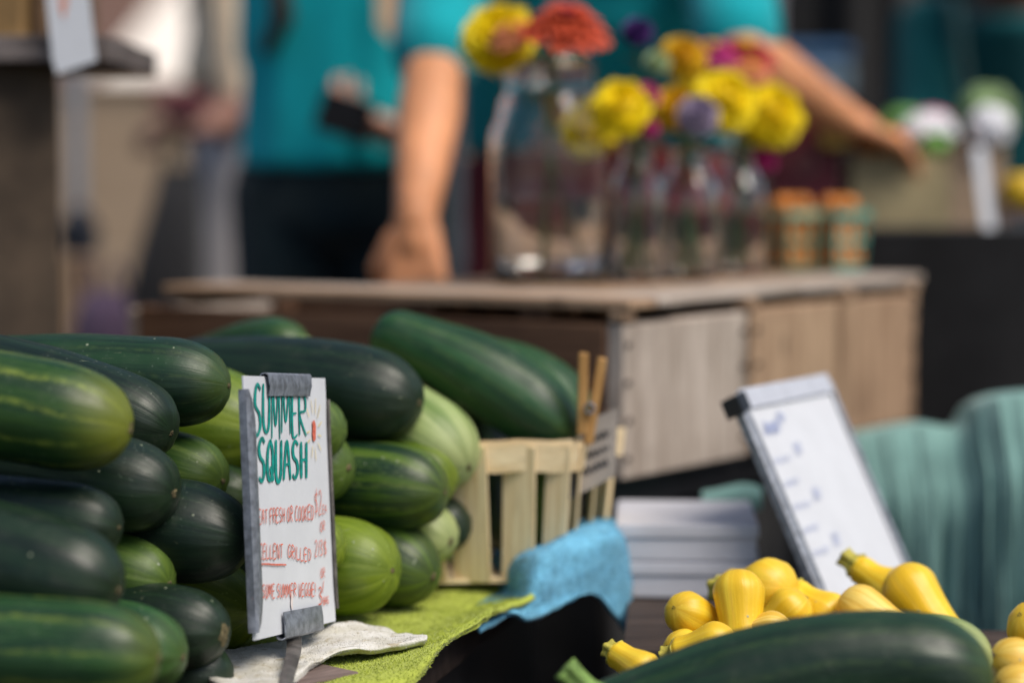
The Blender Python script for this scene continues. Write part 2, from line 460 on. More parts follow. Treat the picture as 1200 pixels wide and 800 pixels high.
def m_sack():
    n = N('stained_sack_cloth'); v = n.objco()
    w1 = n.new('TexWave'); w1.inputs['Scale'].default_value = 330; w1.inputs['Distortion'].default_value = 1.5
    w2 = n.new('TexWave', bands_direction='Y'); w2.inputs['Scale'].default_value = 330; w2.inputs['Distortion'].default_value = 1.5
    n.link(v, w1.inputs['Vector']); n.link(v, w2.inputs['Vector'])
    weave = n.math('ADD', w1.outputs[1], w2.outputs[1])
    a = n.noise(v, 30, 6, 0.7); b = n.noise(v, 75, 4, 0.7)
    col = n.mix(n.ramp(a, 0.35, 0.65), (0.58, 0.56, 0.48), (0.76, 0.75, 0.71))
    col = n.mix(n.math('MULTIPLY', n.ramp(b, 0.54, 0.68), 0.65), col, (0.36, 0.29, 0.15))
    col = n.mix(n.math('MULTIPLY', weave, 0.10), col, (0.22, 0.2, 0.15))
    n.base(col, 0.95, 0.1)
    n.bump(n.math('ADD', weave, n.math('MULTIPLY', b, 3.0)), 0.35, 0.0010)
    return n.m
M['burlap'] = m_sack()
M['asphalt'] = m_asphalt()
M['tanblock'] = m_brick('tan_block_masonry', (0.37, 0.27, 0.18), (0.33, 0.24, 0.16), (0.40, 0.30, 0.21), 2.0)
M['stucco'] = m_plain('white_stucco', (0.86, 0.76, 0.66), 0.9, 0.05, 3, 0.3)
M['redbrick'] = m_brick('red_brick', (0.30, 0.15, 0.11), (0.25, 0.13, 0.10), (0.32, 0.24, 0.2), 3.0)
M['window'] = m_plain('dark_window_glass', (0.02, 0.025, 0.03), 0.1, 0.1, 4, 0.0)

# ================================================================== THE SETTING
bm = bmesh.new()
bmesh.ops.create_grid(bm, x_segments=40, y_segments=40, size=120)
ground = obj('ground', bm, M['asphalt'], M=Matrix.Translation((0, 60, 0)))
tag(ground, 'dark asphalt ground under the market stalls', None, kind='structure')

# ================================================================== COURGETTES
def squash_mesh(T, B, r, seed, bend=Vector((0, 0, 0)), blunt=2.35, stemcap=0.55, neck=0.72, nl=56, nr=36, lump=0.02, capk=1.05):
    """T blossom-end centre, B stem-end centre (world); returns bmesh in world space"""
    rnd = random.Random(seed)
    ax = T - B
    L = ax.length
    x = ax.normalized()
    y = Vector((0, 0, 1)).cross(x).normalized()
    z = x.cross(y).normalized()
    bm = bmesh.new()
    lay = bm.verts.layers.float_vector.new('ang')
    ph = rnd.random() * 6.28
    nlobe = rnd.choice((9, 10, 10, 11))
    rings = []
    ss = []
    for i in range(nl + 1):
        t = i / nl
        ss.append(0.5 - 0.5 * math.cos(math.pi * t) if True else t)
    for i, s in enumerate(ss):
        d_tip = (1 - s) * L
        d_st = s * L
        rr = r * lerp(neck, 1.0, smooth(0.0, 0.62, s))
        k = capk * r
        if d_tip < k:
            q = 1 - d_tip / k
            rr *= max(0.0, 1 - q ** blunt) ** (1 / blunt)
        k2 = stemcap * r
        if d_st < k2:
            q = 1 - d_st / k2
            rr *= 0.25 + 0.75 * max(0.0, 1 - q ** 2.2) ** (1 / 2.2)
        c = B.lerp(T, s) + bend * (4 * s * (1 - s))
        ring = []
        pucker = math.exp(-d_tip / (0.35 * r))
        for kk in range(nr):
            th = 2 * math.pi * kk / nr
            rib = 1 + (0.008 + 0.03 * pucker) * math.cos(nlobe * th + ph)
            nz = mnoise.noise(Vector((math.cos(th) * 0.9 + seed, math.sin(th) * 0.9, d_tip * 14)))
            nz2 = mnoise.noise(Vector((math.cos(th) * 2.5 + seed, math.sin(th) * 2.5, d_tip * 60)))
            f = rr * (rib + lump * nz * 1.6 + lump * 0.35 * nz2)
            p = c + (y * math.cos(th) + z * math.sin(th)) * f
            # flat blossom end
            v = bm.verts.new(p)
            v[lay] = (math.cos(th), math.sin(th), d_tip)
            ring.append(v)
        rings.append(ring)
    for i in range(nl):
        for kk in range(nr):
            bm.faces.new((rings[i][kk], rings[i][(kk + 1) % nr], rings[i + 1][(kk + 1) % nr], rings[i + 1][kk]))
    bm.faces.new(list(reversed(rings[0]))); bm.faces.new(rings[-1])
    bmesh.ops.remove_doubles(bm, verts=bm.verts[:], dist=1e-5)
    return bm, x, y, z

def scar_mesh(T, x, y, z, r, seed):
    rnd = random.Random(seed)
    bm = bmesh.new()
    n = 14
    c = bm.verts.new(T + x * 0.0004)
    R1, R2 = [], []
    for k in range(n):
        th = 2 * math.pi * k / n
        a = r * rnd.uniform(0.55, 1.3)
        R1.append(bm.verts.new(T + (y * math.cos(th) + z * math.sin(th)) * a * 0.55 + x * rnd.uniform(0.0004, 0.0022)))
        R2.append(bm.verts.new(T + (y * math.cos(th) + z * math.sin(th)) * a - x * 0.0030))
    for k in range(n):
        bm.faces.new((c, R1[k], R1[(k + 1) % n]))
        bm.faces.new((R1[k], R2[k], R2[(k + 1) % n], R1[(k + 1) % n]))
    return bm

def stem_mesh(B, x, r, length, bend=Vector((0, 0, 0)), seed=0):
    """ridged five sided stem flaring where it meets the fruit and at its cut end"""
    x = x.normalized()
    up = Vector((0, 0, 1)) if abs(x.z) < 0.9 else Vector((1, 0, 0))
    y = up.cross(x).normalized(); z = x.cross(y)
    bm = bmesh.new(); rings = []
    n = 30
    for i in range(9):
        t = i / 8
        rr = r * (1.25 - 1.0 * smooth(0, .45, t) * 0.45 + 0.12 * smooth(.7, 1, t))
        c = B - x * (length * t - r * 0.25) + bend * t * t
        rings.append([bm.verts.new(c + (y * math.cos(2 * math.pi * k / n) + z * math.sin(2 * math.pi * k / n)) * rr * (1 + 0.16 * math.cos(5 * 2 * math.pi * k / n))) for k in range(n)])
    for i in range(8):
        for k in range(n):
            bm.faces.new((rings[i][k], rings[i][(k + 1) % n], rings[i + 1][(k + 1) % n], rings[i + 1][k]))
    bm.faces.new(rings[-1]); bm.faces.new(list(reversed(rings[0])))
    return bm

SQ = {}
LEAN = 0.5
def squash(key, label, tip, back, rpx, mat, group, bend=(0, 0), blunt=2.35, neck=0.70, scar=0.0, stem=0.0, cat='courgette', name='courgette', lump=0.026, capk=1.55, rback=None, nl=56):
    """tip and back are (px, py, depth); rpx the radius in photo pixels at the tip's depth"""
    back = (back[0], back[1], tip[2] + (back[2] - tip[2]) * LEAN)
    T = P(*tip); B = P(*back)
    r = px(rpx, tip[2])
    T = T  # blossom end surface point
    if bend == (0, 0): bend = (0, (sum(map(ord, key)) * 7 % 13 - 7) * 0.9)
    bendv = Vector((px(bend[0], tip[2]), 0, -px(bend[1], tip[2])))
    seed = sum(ord(c) * (i + 3) for i, c in enumerate(key)) % 97
    bm, x, y, z = squash_mesh(T, B, r, seed, bendv, blunt, neck=neck, lump=lump, capk=capk, nl=nl)
    # mesh local to its own middle so that copies and masks read well
    mid = (T + B) / 2
    for v in bm.verts: v.co -= mid
    o = obj(name, bm, M[mat], M=Matrix.Translation(mid), smooth_shade=True)
    tag(o, label, cat, group)
    if scar:
        xt = (T - (B + bendv * 0)).normalized() if bendv.length == 0 else (T - B.lerp(T, 0.97) - bendv * (4 * 0.97 * 0.03)).normalized()
        sm = scar_mesh(T - mid - xt * 0.0004, xt, y, z, r * scar * 0.95, seed)
        obj('blossom_scar', sm, M['scar'], o, Matrix.Translation(mid), smooth_shade=True)
    if stem:
        xb = (B.lerp(T, 0.04) + bendv * (4 * 0.04 * 0.96) - B).normalized()
        sm = stem_mesh(B - mid, xb, r * 0.36, r * stem, seed=seed)
        obj('stem', sm, M['stem'], o, Matrix.Translation(mid), smooth_shade=True)
    SQ[key] = (T, B, r)
    return o

GL = 'summer squash piled left of the price card'
GR = 'summer squash piled right of the price card'
# ---- left pile: (key, label, tip, back, radius, material, group, options)
squash('A', 'big dark squash lying flat along the top of the left pile', (268, 452, 1.86), (-190, 446, 2.00), 54, 'mid', GL, bend=(0, -6), neck=0.8, scar=0.10, blunt=2.3)
squash('B', 'dark green squash with yellow ribs and bright yellow blossom end, highest at left', (153, 502, 1.66), (-330, 440, 1.76), 65, 'ribbed', GL, bend=(0, -8), neck=0.9, scar=0.16, blunt=2.29)
squash('C', 'blue-black squash wedged under the flat top one, behind the yellow-ribbed squash', (201, 507, 1.79), (-150, 400, 2.02), 54, 'dark', GL, blunt=2.47, scar=0.12)
squash('D', 'blackish squash directly under the blossom end of the yellow-ribbed squash', (204, 578, 1.73), (-180, 510, 1.95), 58, 'dark', GL, blunt=2.47, scar=0.14)
squash('E', 'short green squash end between two blackish ones, left of the card', (261, 563, 1.86), (-60, 500, 2.12), 46, 'green', GL, blunt=2.38, scar=0.12)
squash('F', 'fat blackish squash whose end almost touches the card edge', (291, 634, 1.76), (-160, 560, 1.98), 62, 'dark', GL, blunt=2.3, scar=0.10)
squash('G', 'dark squash squeezed between blackish ones at the left, small bumps on top', (139, 618, 1.665), (-250, 585, 1.83), 48, 'dark', GL, blunt=2.47, scar=0.1)
squash('H', 'smooth blue-black squash sloping down to the right with a broad shine', (139, 692, 1.585), (-320, 560, 1.75), 66, 'dark', GL, blunt=2.4, scar=0.13)
squash('I', 'mid green wrinkled squash end below the blackish squash, above the striped pair', (198, 684, 1.735), (-140, 610, 1.96), 49, 'green', GL, blunt=2.56, scar=0.14)
squash('J', 'dark squash low in the left pile with a crusty tan blossom scar', (263, 742, 1.70), (-100, 690, 1.94), 53, 'dark', GL, blunt=2.38, scar=0.42)
squash('K', 'lime green mottled squash low beside the left edge of the card', (297, 718, 1.83), (-30, 670, 2.08), 64, 'lime', GL, blunt=2.29, scar=0.12)
squash('L', 'long green squash with yellow lines along the bottom left corner', (186, 772, 1.55), (-330, 752, 1.63), 67, 'lined', GL, blunt=2.38, scar=0.12, bend=(0, -4))
squash('M', 'plain green squash tucked behind the long striped one at the bottom left', (214, 770, 1.63), (-200, 715, 1.80), 58, 'fresh', GL, blunt=2.47, scar=0.12)
squash('N', 'large yellow-green squash behind the top left corner of the card', (318, 510, 1.97), (-40, 470, 2.20), 74, 'lime', GL, blunt=2.4)
squash('O', 'small dark squash end in the gap beside the middle of the card', (300, 585, 1.93), (0, 560, 2.15), 40, 'mid', GL, blunt=2.4)
squash('Q', 'light yellow-green squash lowest in the pile under the foot of the card', (333, 742, 1.90), (60, 720, 2.15), 33, 'lime', GL, blunt=2.4)
squash('S', 'blue-grey squash back showing behind the top corner of the card', (330, 452, 2.06), (20, 420, 2.3), 34, 'dark', GL, blunt=2.4)
squash('P', 'dark squash end low behind the left rail of the card', (318, 668, 1.94), (0, 640, 2.18), 42, 'mid', GL, blunt=2.4)
squash('J2', 'dark squash at the foot of the left pile under the scarred one', (268, 792, 1.715), (-80, 770, 1.95), 46, 'dark', GL, blunt=2.29)
# ---- right of the card
squash('R', 'large blackish squash lying across the top behind the card', (491, 472, 2.02), (205, 432, 2.22), 57, 'dark', GR, bend=(0, -4), neck=0.7, blunt=2.4, scar=0.10)
squash('T', 'small round green squash end peeking over the back of the pile', (352, 408, 2.17), (225, 425, 2.42), 38, 'fresh', GR, blunt=2.4)
squash('U', 'green squash end just right of the card, upper of two with tan scars', (399, 505, 1.93), (150, 490, 2.18), 44, 'green', GR, blunt=2.29)
squash('U2', 'green ribbed squash end just right of the card, lower of two with tan scars', (408, 548, 1.955), (150, 540, 2.2), 48, 'green', GR, blunt=2.38, scar=0.16)
squash('V', 'pale striped squash pointing down right beside the splint basket', (549, 548, 2.045), (330, 420, 2.33), 56, 'pale', GR, blunt=2.3, scar=0.13)
squash('W', 'dark blue-grey squash end resting against the rim of the splint basket', (566, 514, 2.15), (400, 462, 2.4), 36, 'dark', GR, blunt=2.4)
squash('X', 'dark green squash with lime stripes lying in the middle right of the card', (521, 577, 1.99), (270, 556, 2.16), 53, 'striped', GR, blunt=2.4, scar=0.1, neck=0.85)
squash('Y', 'lime squash back showing above the lime-striped dark one', (531, 562, 2.03), (300, 525, 2.23), 46, 'lime', GR, blunt=2.4)
squash('Z', 'fat lime green squash end right of the card above the towel', (460, 668, 1.93), (190, 650, 2.16), 60, 'lime', GR, blunt=2.65, scar=0.1)
squash('AA', 'dark striped squash beside the fat lime one, resting on the lime towel', (507, 676, 1.985), (270, 610, 2.24), 53, 'striped', GR, blunt=2.38, scar=0.16)
squash('BB', 'pale green squash wedged above the dark striped one on the towel', (503, 652, 2.02), (280, 590, 2.26), 40, 'lime', GR, blunt=2.29, scar=0.14)
squash('CC', 'yellowish squash end low by the basket, brown-freckled tip', (528, 634, 2.035), (330, 580, 2.29), 40, 'pale', GR, blunt=2.47, scar=0.2)
squash('DD', 'dark squash end lowest on the right, touching the splint basket', (544, 620, 2.062), (360, 585, 2.32), 37, 'dark', GR, blunt=2.4)
squash('EE', 'small dark squash end with grey scar poking out behind the card', (411, 688, 1.935), (250, 680, 2.06), 37, 'dark', GR, blunt=2.38, scar=0.2)
squash('FF', 'yellow-green squash end half hidden by the right rail of the card', (399, 640, 1.895), (200, 640, 2.1), 38, 'lime', GR, blunt=2.4)
# ---- in the basket
GB = 'squash heaped in the splint basket'
squash('GG', 'very long dark green squash slanting down across the splint basket', (676, 520, 2.12), (441, 384, 2.22), 50, 'fresh', GB, bend=(6, -12), neck=0.62, blunt=2.0, capk=1.6)
squash('HH', 'dark green squash behind the long slanting one in the basket', (688, 505, 2.20), (520, 415, 2.34), 46, 'fresh', GB, bend=(8, -12), blunt=2.0, capk=1.4)
squash('GB1', 'dark squash standing inside the basket behind its left slat gap', (592, 645, 2.115), (585, 470, 2.17), 36, 'dark', GB)
squash('GB2', 'lime squash inside the basket behind its right slat gap', (640, 645, 2.15), (625, 480, 2.20), 30, 'lime', GB)
# ---- right hand display
GF = 'courgettes at the front of the right display'
squash('JJ', 'large glossy dark courgette lying across the bottom right corner', (1164, 788, 1.60), (665, 868, 1.64), 66, 'mid', GF, bend=(10, -40), neck=0.8, blunt=2.3, scar=0.16)
squash('KK', 'pale green courgette lying just behind the large dark one', (1163, 766, 1.69), (800, 812, 1.80), 50, 'pale', GF, bend=(0, -14), blunt=2.2, scar=0.14)
squash('LL', 'courgette dipping below the frame with only its ridged green stem showing', (860, 960, 1.60), (702, 822, 1.61), 46, 'mid', GF, stem=1.35, neck=0.6)

# ================================================================== TABLES AND SUPPORTS
def leg_frame(t, corners, z, mat):
    for (x, y) in corners:
        bm = box_bm(0.045, 0.045, z, 0.003)
        obj('leg', bm, mat, t, Matrix.Translation((x, y, z / 2)))

def quad_prism(poly, z0, z1):
    bm = bmesh.new()
    lo = [bm.verts.new((x, y, z0)) for x, y in poly]
    hi = [bm.verts.new((x, y, z1)) for x, y in poly]
    n = len(poly)
    bm.faces.new(list(reversed(lo))); bm.faces.new(hi)
    for i in range(n):
        bm.faces.new((lo[i], lo[(i + 1) % n], hi[(i + 1) % n], hi[i]))
    return bm

# squash table (left): top at 0.575
TZ = 0.572
t = empty('market_table', (-0.55, 1.9, 0), 'low dark timber table carrying the green squash pile', 'table')
edge = [(-0.170, 1.42), (0.028, 2.295)]      # right edge of the table
nb = 6
for k in range(nb):
    xa0 = lerp(-1.16, edge[0][0], k / nb) + 0.002; xa1 = lerp(-1.16, edge[0][0], (k + 1) / nb) - 0.002
    xb0 = lerp(-1.00, edge[1][0], k / nb) + 0.002; xb1 = lerp(-1.00, edge[1][0], (k + 1) / nb) - 0.002
    bm = quad_prism([(xa0, 1.42), (xa1, 1.42), (xb1, 2.295), (xb0, 2.295)], TZ - 0.028, TZ)
    obj('top_board', bm, M['table'], t)
leg_frame(t, [(-1.02, 1.48), (-0.215, 1.48), (-0.95, 2.24), (-0.035, 2.24)], TZ - 0.03, M['table'])
bm = quad_prism([(edge[0][0] - 0.012, 1.44), (edge[0][0] - 0.007, 1.44), (edge[1][0] - 0.007, 2.28), (edge[1][0] - 0.012, 2.28)], 0.10, TZ - 0.029)
obj('shade_panel', bm, M['black_plastic'], t)  # black sheet in place of the shade under the table edge

# right display table: top at 0.572
t2 = empty('market_table', (0.5, 1.9, 0), 'dark brown timber table under the yellow squash and white boxes', 'table')
for (xa0, xa1, xb0, xb1, yb) in ((.055, .195, .115, .225, 2.29), (.199, .335, .229, .345, 2.29), (.339, .50, .349, .51, 1.985), (.504, .67, .514, .68, 1.985), (.674, .84, .684, .85, 1.985), (.844, 1.0, .854, 1.01, 1.985)):
    bm = quad_prism([(xa0, 1.40), (xa1, 1.40), (xb1, yb), (xb0, yb)], TZ - 0.028, TZ)
    obj('top_board', bm, M['table'], t2)
leg_frame(t2, [(0.11, 1.46), (0.94, 1.46), (0.17, 2.23), (0.96, 1.93)], TZ - 0.03, M['table'])
bm = quad_prism([(0.062, 1.42), (0.067, 1.42), (0.127, 2.27), (0.122, 2.27)], 0.10, TZ - 0.029)
obj('shade_panel', bm, M['black_plastic'], t2)  # black again, standing in for shadow in the gap between the tables

# ================================================================== CRATES
K = Vector((P(722, 400, 2.35).x, 2.35, 0))
ca = Vector((0.545, 0.838, 0)).normalized()   # along the pale side
cb = Vector((-0.838, 0.545, 0)).normalized()  # along the dark front
def cp(a, b, z): return K + ca * a + cb * b + Vector((0, 0, z))
CZ0, CZ1 = 0.650, 0.806
Z = Vector((0, 0, 1))

# bench under the crates, draped in black
BZ = CZ0 - 0.004
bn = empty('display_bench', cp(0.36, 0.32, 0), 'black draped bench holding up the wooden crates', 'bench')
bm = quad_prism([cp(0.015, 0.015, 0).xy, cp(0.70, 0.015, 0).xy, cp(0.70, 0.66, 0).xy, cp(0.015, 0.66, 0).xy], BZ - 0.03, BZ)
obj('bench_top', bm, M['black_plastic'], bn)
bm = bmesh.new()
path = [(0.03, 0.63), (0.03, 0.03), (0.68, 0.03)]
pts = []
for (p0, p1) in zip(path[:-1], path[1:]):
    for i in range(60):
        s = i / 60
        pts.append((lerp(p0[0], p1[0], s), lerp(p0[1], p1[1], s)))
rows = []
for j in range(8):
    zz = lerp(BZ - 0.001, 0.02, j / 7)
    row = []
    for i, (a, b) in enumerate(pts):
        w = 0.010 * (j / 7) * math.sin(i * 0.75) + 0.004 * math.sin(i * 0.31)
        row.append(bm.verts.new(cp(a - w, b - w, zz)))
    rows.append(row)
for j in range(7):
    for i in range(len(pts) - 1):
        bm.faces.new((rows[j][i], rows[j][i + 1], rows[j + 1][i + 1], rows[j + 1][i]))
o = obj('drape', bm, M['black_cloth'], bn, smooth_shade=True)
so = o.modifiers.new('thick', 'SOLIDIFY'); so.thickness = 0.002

def crate(label, a0, a1, bw, side_mats, front_mat, group='wooden fruit crates'):
    c = empty('wooden_crate', cp((a0 + a1) / 2, bw / 2, CZ0), label, 'crate', group)
    hb = (CZ1 - CZ0)
    th = 0.012
    # front boards (two) and back boards
    for aa in (a0 + th / 2, a1 - th / 2):
        for k in range(2):
            z = CZ0 + hb * (0.25 + 0.5 * k)
            plank('front_board' if aa < (a0 + a1) / 2 else 'back_board', cp(aa, th, z), cp(aa, bw - th, z), hb / 2 - 0.004, th, (ca if aa < (a0 + a1) / 2 else -ca), front_mat, c, jitter=0.0012)
    # ends
    n = len(side_mats)
    for bb, up in ((th / 2 - 0.003, -cb), (bw - th / 2 + 0.003, cb)):
        seg = (a1 - a0) / n
        for k, mt in enumerate(side_mats):
            s0, s1 = a0 + seg * k + 0.0028, a0 + seg * (k + 1) - 0.0028
            # one wide upright end board per section, grain running upright
            mid = (s0 + s1) / 2
            plank('end_board', cp(mid, bb, CZ0 + 0.001), cp(mid, bb, CZ1 + random.uniform(-0.006, 0.001)), s1 - s0, th + 0.005, up, mt, c, jitter=0.0024)
    # corner posts inside
    for aa in (a0 + th + 0.012, a1 - th - 0.012):
        for bb in (th + 0.014, bw - th - 0.014):
            plank('corner_post', cp(aa, bb, CZ0 + 0.004), cp(aa, bb, CZ1 - 0.002), 0.02, 0.02, -cb, front_mat, c, cuts=0)
    # floor slats
    for k in range(4):
        b = lerp(0.06, bw - 0.06, k / 3)
        plank('bottom_slat', cp(a0 + th + 0.002, b, CZ0 + 0.008), cp(a1 - th - 0.002, b, CZ0 + 0.008), 0.08, 0.006, Z, front_mat, c, cuts=0)
    # nails on the pale end facing the camera
    for aa in (a0 + 0.012, a1 - 0.012):
        for k in range(4):
            z = CZ0 + hb * (0.14 + 0.24 * k)
            bm = bmesh.new()
            bmesh.ops.create_icosphere(bm, subdivisions=1, radius=0.0036)
            obj('nail', bm, M['nail'], c, Matrix.Translation(cp(aa + random.uniform(-0.003, 0.003), -0.0085, z)), smooth_shade=True)
    return c

crA = crate('old wooden crate with dark brown front and grey weathered end, behind the basket', 0.0, 0.268, 0.632, [M['crate_grey']], M['crate_dark'])
crB = crate('tan wooden crate behind the grey-ended one, nearer the black table', 0.274, 0.715, 0.632, [M['crate_tan'], M['crate_tan']], M['crate_dark'])

# lid boards laid over both crates, raised on cleats
LZ0 = CZ1 + 0.0125
ld = empty('crate_lid', cp(0.36, 0.3, LZ0), 'worn board lid laid across the crates under the flower jars', 'lid')
for (a0, a1) in ((0.0, 0.056), (0.060, 0.112)):          # two long boards along the dark front
    plank('lid_board', cp((a0 + a1) / 2, -0.014, LZ0 + 0.005), cp((a0 + a1) / 2, 0.585, LZ0 + 0.005), a1 - a0, 0.010, Z, M['crate_grey'] if a0 else M['crate_tan'], ld)
for (b0, b1) in ((-0.003, 0.090), (0.094, 0.190), (0.194, 0.292), (0.296, 0.395)):       # two boards along the pale side
    for (a0, a1) in ((0.116, 0.40), (0.404, 0.738)):
        plank('lid_board', cp(a0, (b0 + b1) / 2, LZ0 + 0.005), cp(a1, (b0 + b1) / 2, LZ0 + 0.005), b1 - b0, 0.010, Z, M['crate_tan'] if b0 > 0 else M['crate_grey'], ld)
for b in (0.10, 0.24, 0.55):
    plank('cleat', cp(0.006, b, CZ1 + 0.0063), cp(0.72 if b < 0.3 else 0.11, b, CZ1 + 0.0063), 0.035, 0.0112, Z, M['crate_dark'], ld, cuts=0)
for a in (0.012, 0.275, 0.52, 0.70):
    plank('spacer', cp(a - 0.012, 0.0, CZ1 + 0.0063), cp(a + 0.012, 0.0, CZ1 + 0.0063), 0.018, 0.0110, Z, M['crate_tan'], ld, cuts=0)
LTOP = LZ0 + 0.0105

# ================================================================== PRICE CARDS
class Sheet:
    """a flat rectangular card standing in the scene: origin at its top left, U to the right, V down, Nn out of its face"""
    def __init__(s, tl, bl, tr_px):
        s.O = Vector(tl)
        V = Vector(bl) - s.O
        # depth of the top right corner so that the corner is square
        lo, hi = s.O.y - 0.3, s.O.y + 0.3
        f = lambda D: (P(tr_px[0], tr_px[1], D) - s.O).dot(V)
        best = min((abs(f(lo + (hi - lo) * i / 4000)), lo + (hi - lo) * i / 4000) for i in range(4001) if (lo + (hi - lo) * i / 4000) > s.O.y - 0.001)
        U = P(tr_px[0], tr_px[1], best[1]) - s.O
        s.w, s.h = U.length, V.length
        s.u, s.v = U.normalized(), V.normalized()
        s.n = s.u.cross(s.v).normalized()
        if s.n.y > 0: s.n = -s.n
    def at(s, u, v, d=0.0): return s.O + s.u * u + s.v * v + s.n * d
    def uv(s, x, y):
        d = ray(x, y); C = Vector((0, 0, CAM_H))
        t = (s.O - C).dot(s.n) / d.dot(s.n)
        q = C + d * t - s.O
        return q.dot(s.u), q.dot(s.v)
    def M(s, u, v, d=0.0):
        m = Matrix((s.u, -s.v, s.n)).transposed().to_4x4()
        if m.to_3x3().determinant() < 0:
            m = Matrix((s.u, -s.v, -s.n)).transposed().to_4x4()
        m.translation = s.at(u, v, d)
        return m

GLYPH = {  # strokes in a unit box, y down
 'A': [[(0, 1), (.45, 0), (1, 1)], [(.2, .62), (.82, .6)]],
 'B': [[(.1, 0), (.1, 1)], [(.1, 0), (.8, .12), (.75, .4), (.15, .48), (.9, .62), (.85, .92), (.1, 1)]],
 'C': [[(.95, .12), (.5, 0), (.1, .4), (.15, .85), (.55, 1), (.95, .9)]],
 'D': [[(.1, 0), (.12, 1)], [(.0, .02), (.7, .12), (.95, .5), (.7, .9), (.08, 1)]],
 'E': [[(.9, .02), (.12, .04), (.1, .98), (.95, .96)], [(.12, .5), (.75, .48)]],
 'F': [[(.95, .0), (.1, .05), (.12, 1)], [(.12, .45), (.75, .42)]],
 'G': [[(.9, .12), (.5, 0), (.1, .4), (.15, .85), (.55, 1), (.9, .85), (.92, .55), (.55, .55)]],
 'H': [[(.1, 0), (.1, 1)], [(.9, 0), (.9, 1)], [(.1, .5), (.9, .48)]],
 'I': [[(.5, 0), (.5, 1)]],
 'K': [[(.1, 0), (.1, 1)], [(.9, .0), (.15, .55), (.95, 1)]],
 'L': [[(.12, 0), (.1, .97), (.95, .96)]],
 'M': [[(.02, 1), (.12, 0), (.5, .75), (.85, 0), (.98, 1)]],
 'N': [[(.08, 1), (.1, 0), (.85, 1), (.9, 0)]],
 'O': [[(.5, 0), (.1, .3), (.12, .8), (.5, 1), (.88, .75), (.85, .25), (.5, 0)]],
 'Q': [[(.5, 0), (.1, .3), (.12, .8), (.5, 1), (.88, .75), (.85, .25), (.5, 0)], [(.55, .65), (.98, 1.02)]],
 'R': [[(.1, 1), (.1, 0), (.8, .1), (.8, .4), (.12, .52), (.98, 1)]],
 'S': [[(.9, .1), (.45, 0), (.1, .2), (.2, .42), (.75, .58), (.85, .82), (.45, 1), (.05, .9)]],
 'T': [[(0, .03), (1, 0)], [(.5, .02), (.5, 1)]],
 'U': [[(.1, 0), (.1, .75), (.45, 1), (.85, .78), (.9, 0)]],
 'V': [[(.05, 0), (.5, 1), (.95, 0)]],
 'W': [[(0, 0), (.22, 1), (.5, .35), (.75, 1), (1, 0)]],
 'X': [[(.05, 0), (.95, 1)], [(.95, 0), (.05, 1)]],
 '$': [[(.9, .2), (.45, .12), (.1, .3), (.85, .62), (.8, .85), (.1, .88)], [(.5, -.1), (.48, 1.1)]],
 '2': [[(.1, .2), (.45, 0), (.85, .2), (.7, .5), (.1, 1), (.95, .97)]],
 '3': [[(.1, .08), (.6, 0), (.85, .22), (.4, .45), (.9, .65), (.75, .95), (.05, .98)]],
 '/': [[(.8, 0), (.2, 1)]],
 '!': [[(.55, 0), (.5, .72)], [(.5, .9), (.5, 1)]],
 ' ': [],
}

def catmull(pts, n=7):
    if len(pts) < 3: return [tuple(lerp(a, b, i / n) for a, b in zip(pts[0], pts[1])) for i in range(n + 1)]
    out = []
    q = [pts[0]] + list(pts) + [pts[-1]]
    for i in range(1, len(q) - 2):
        p0, p1, p2, p3 = q[i - 1], q[i], q[i + 1], q[i + 2]
        for k in range(n):
            t = k / n
            out.append(tuple(0.5 * ((2 * b) + (-a + c) * t + (2 * a - 5 * b + 4 * c - d) * t * t + (-a + 3 * b - 3 * c + d) * t ** 3) for a, b, c, d in zip(p0, p1, p2, p3)))
    out.append(pts[-1])
    return out

INK_D = [0.0009]
def ribbon(bm, sh, pts, wd, taper=0.35, chisel=None):
    """pen stroke through (u, v) metre points on the sheet as a thin raised ribbon"""
    INK_D[0] += 0.000002
    d = INK_D[0]
    n = len(pts)
    L = []
    for i in range(n):
        a = Vector(pts[max(0, i - 1)]); b = Vector(pts[min(n - 1, i + 1)])
        t = (b - a)
        t = t.normalized() if t.length > 1e-9 else Vector((1, 0))
        s = i / (n - 1)
        k = wd * (1 - taper * (abs(2 * s - 1) ** 4)) * random.uniform(0.93, 1.07)
        if chisel:   # broad nib: wide on down strokes
            k *= lerp(chisel, 1.0, abs(t.y) ** 1.2)
        nn = Vector((-t.y, t.x)) * k / 2
        c = Vector(pts[i])
        L.append((bm.verts.new(sh.at(c.x + nn.x, c.y + nn.y, d)), bm.verts.new(sh.at(c.x - nn.x, c.y - nn.y, d))))
    for i in range(n - 1):
        bm.faces.new((L[i][0], L[i][1], L[i + 1][1], L[i + 1][0]))

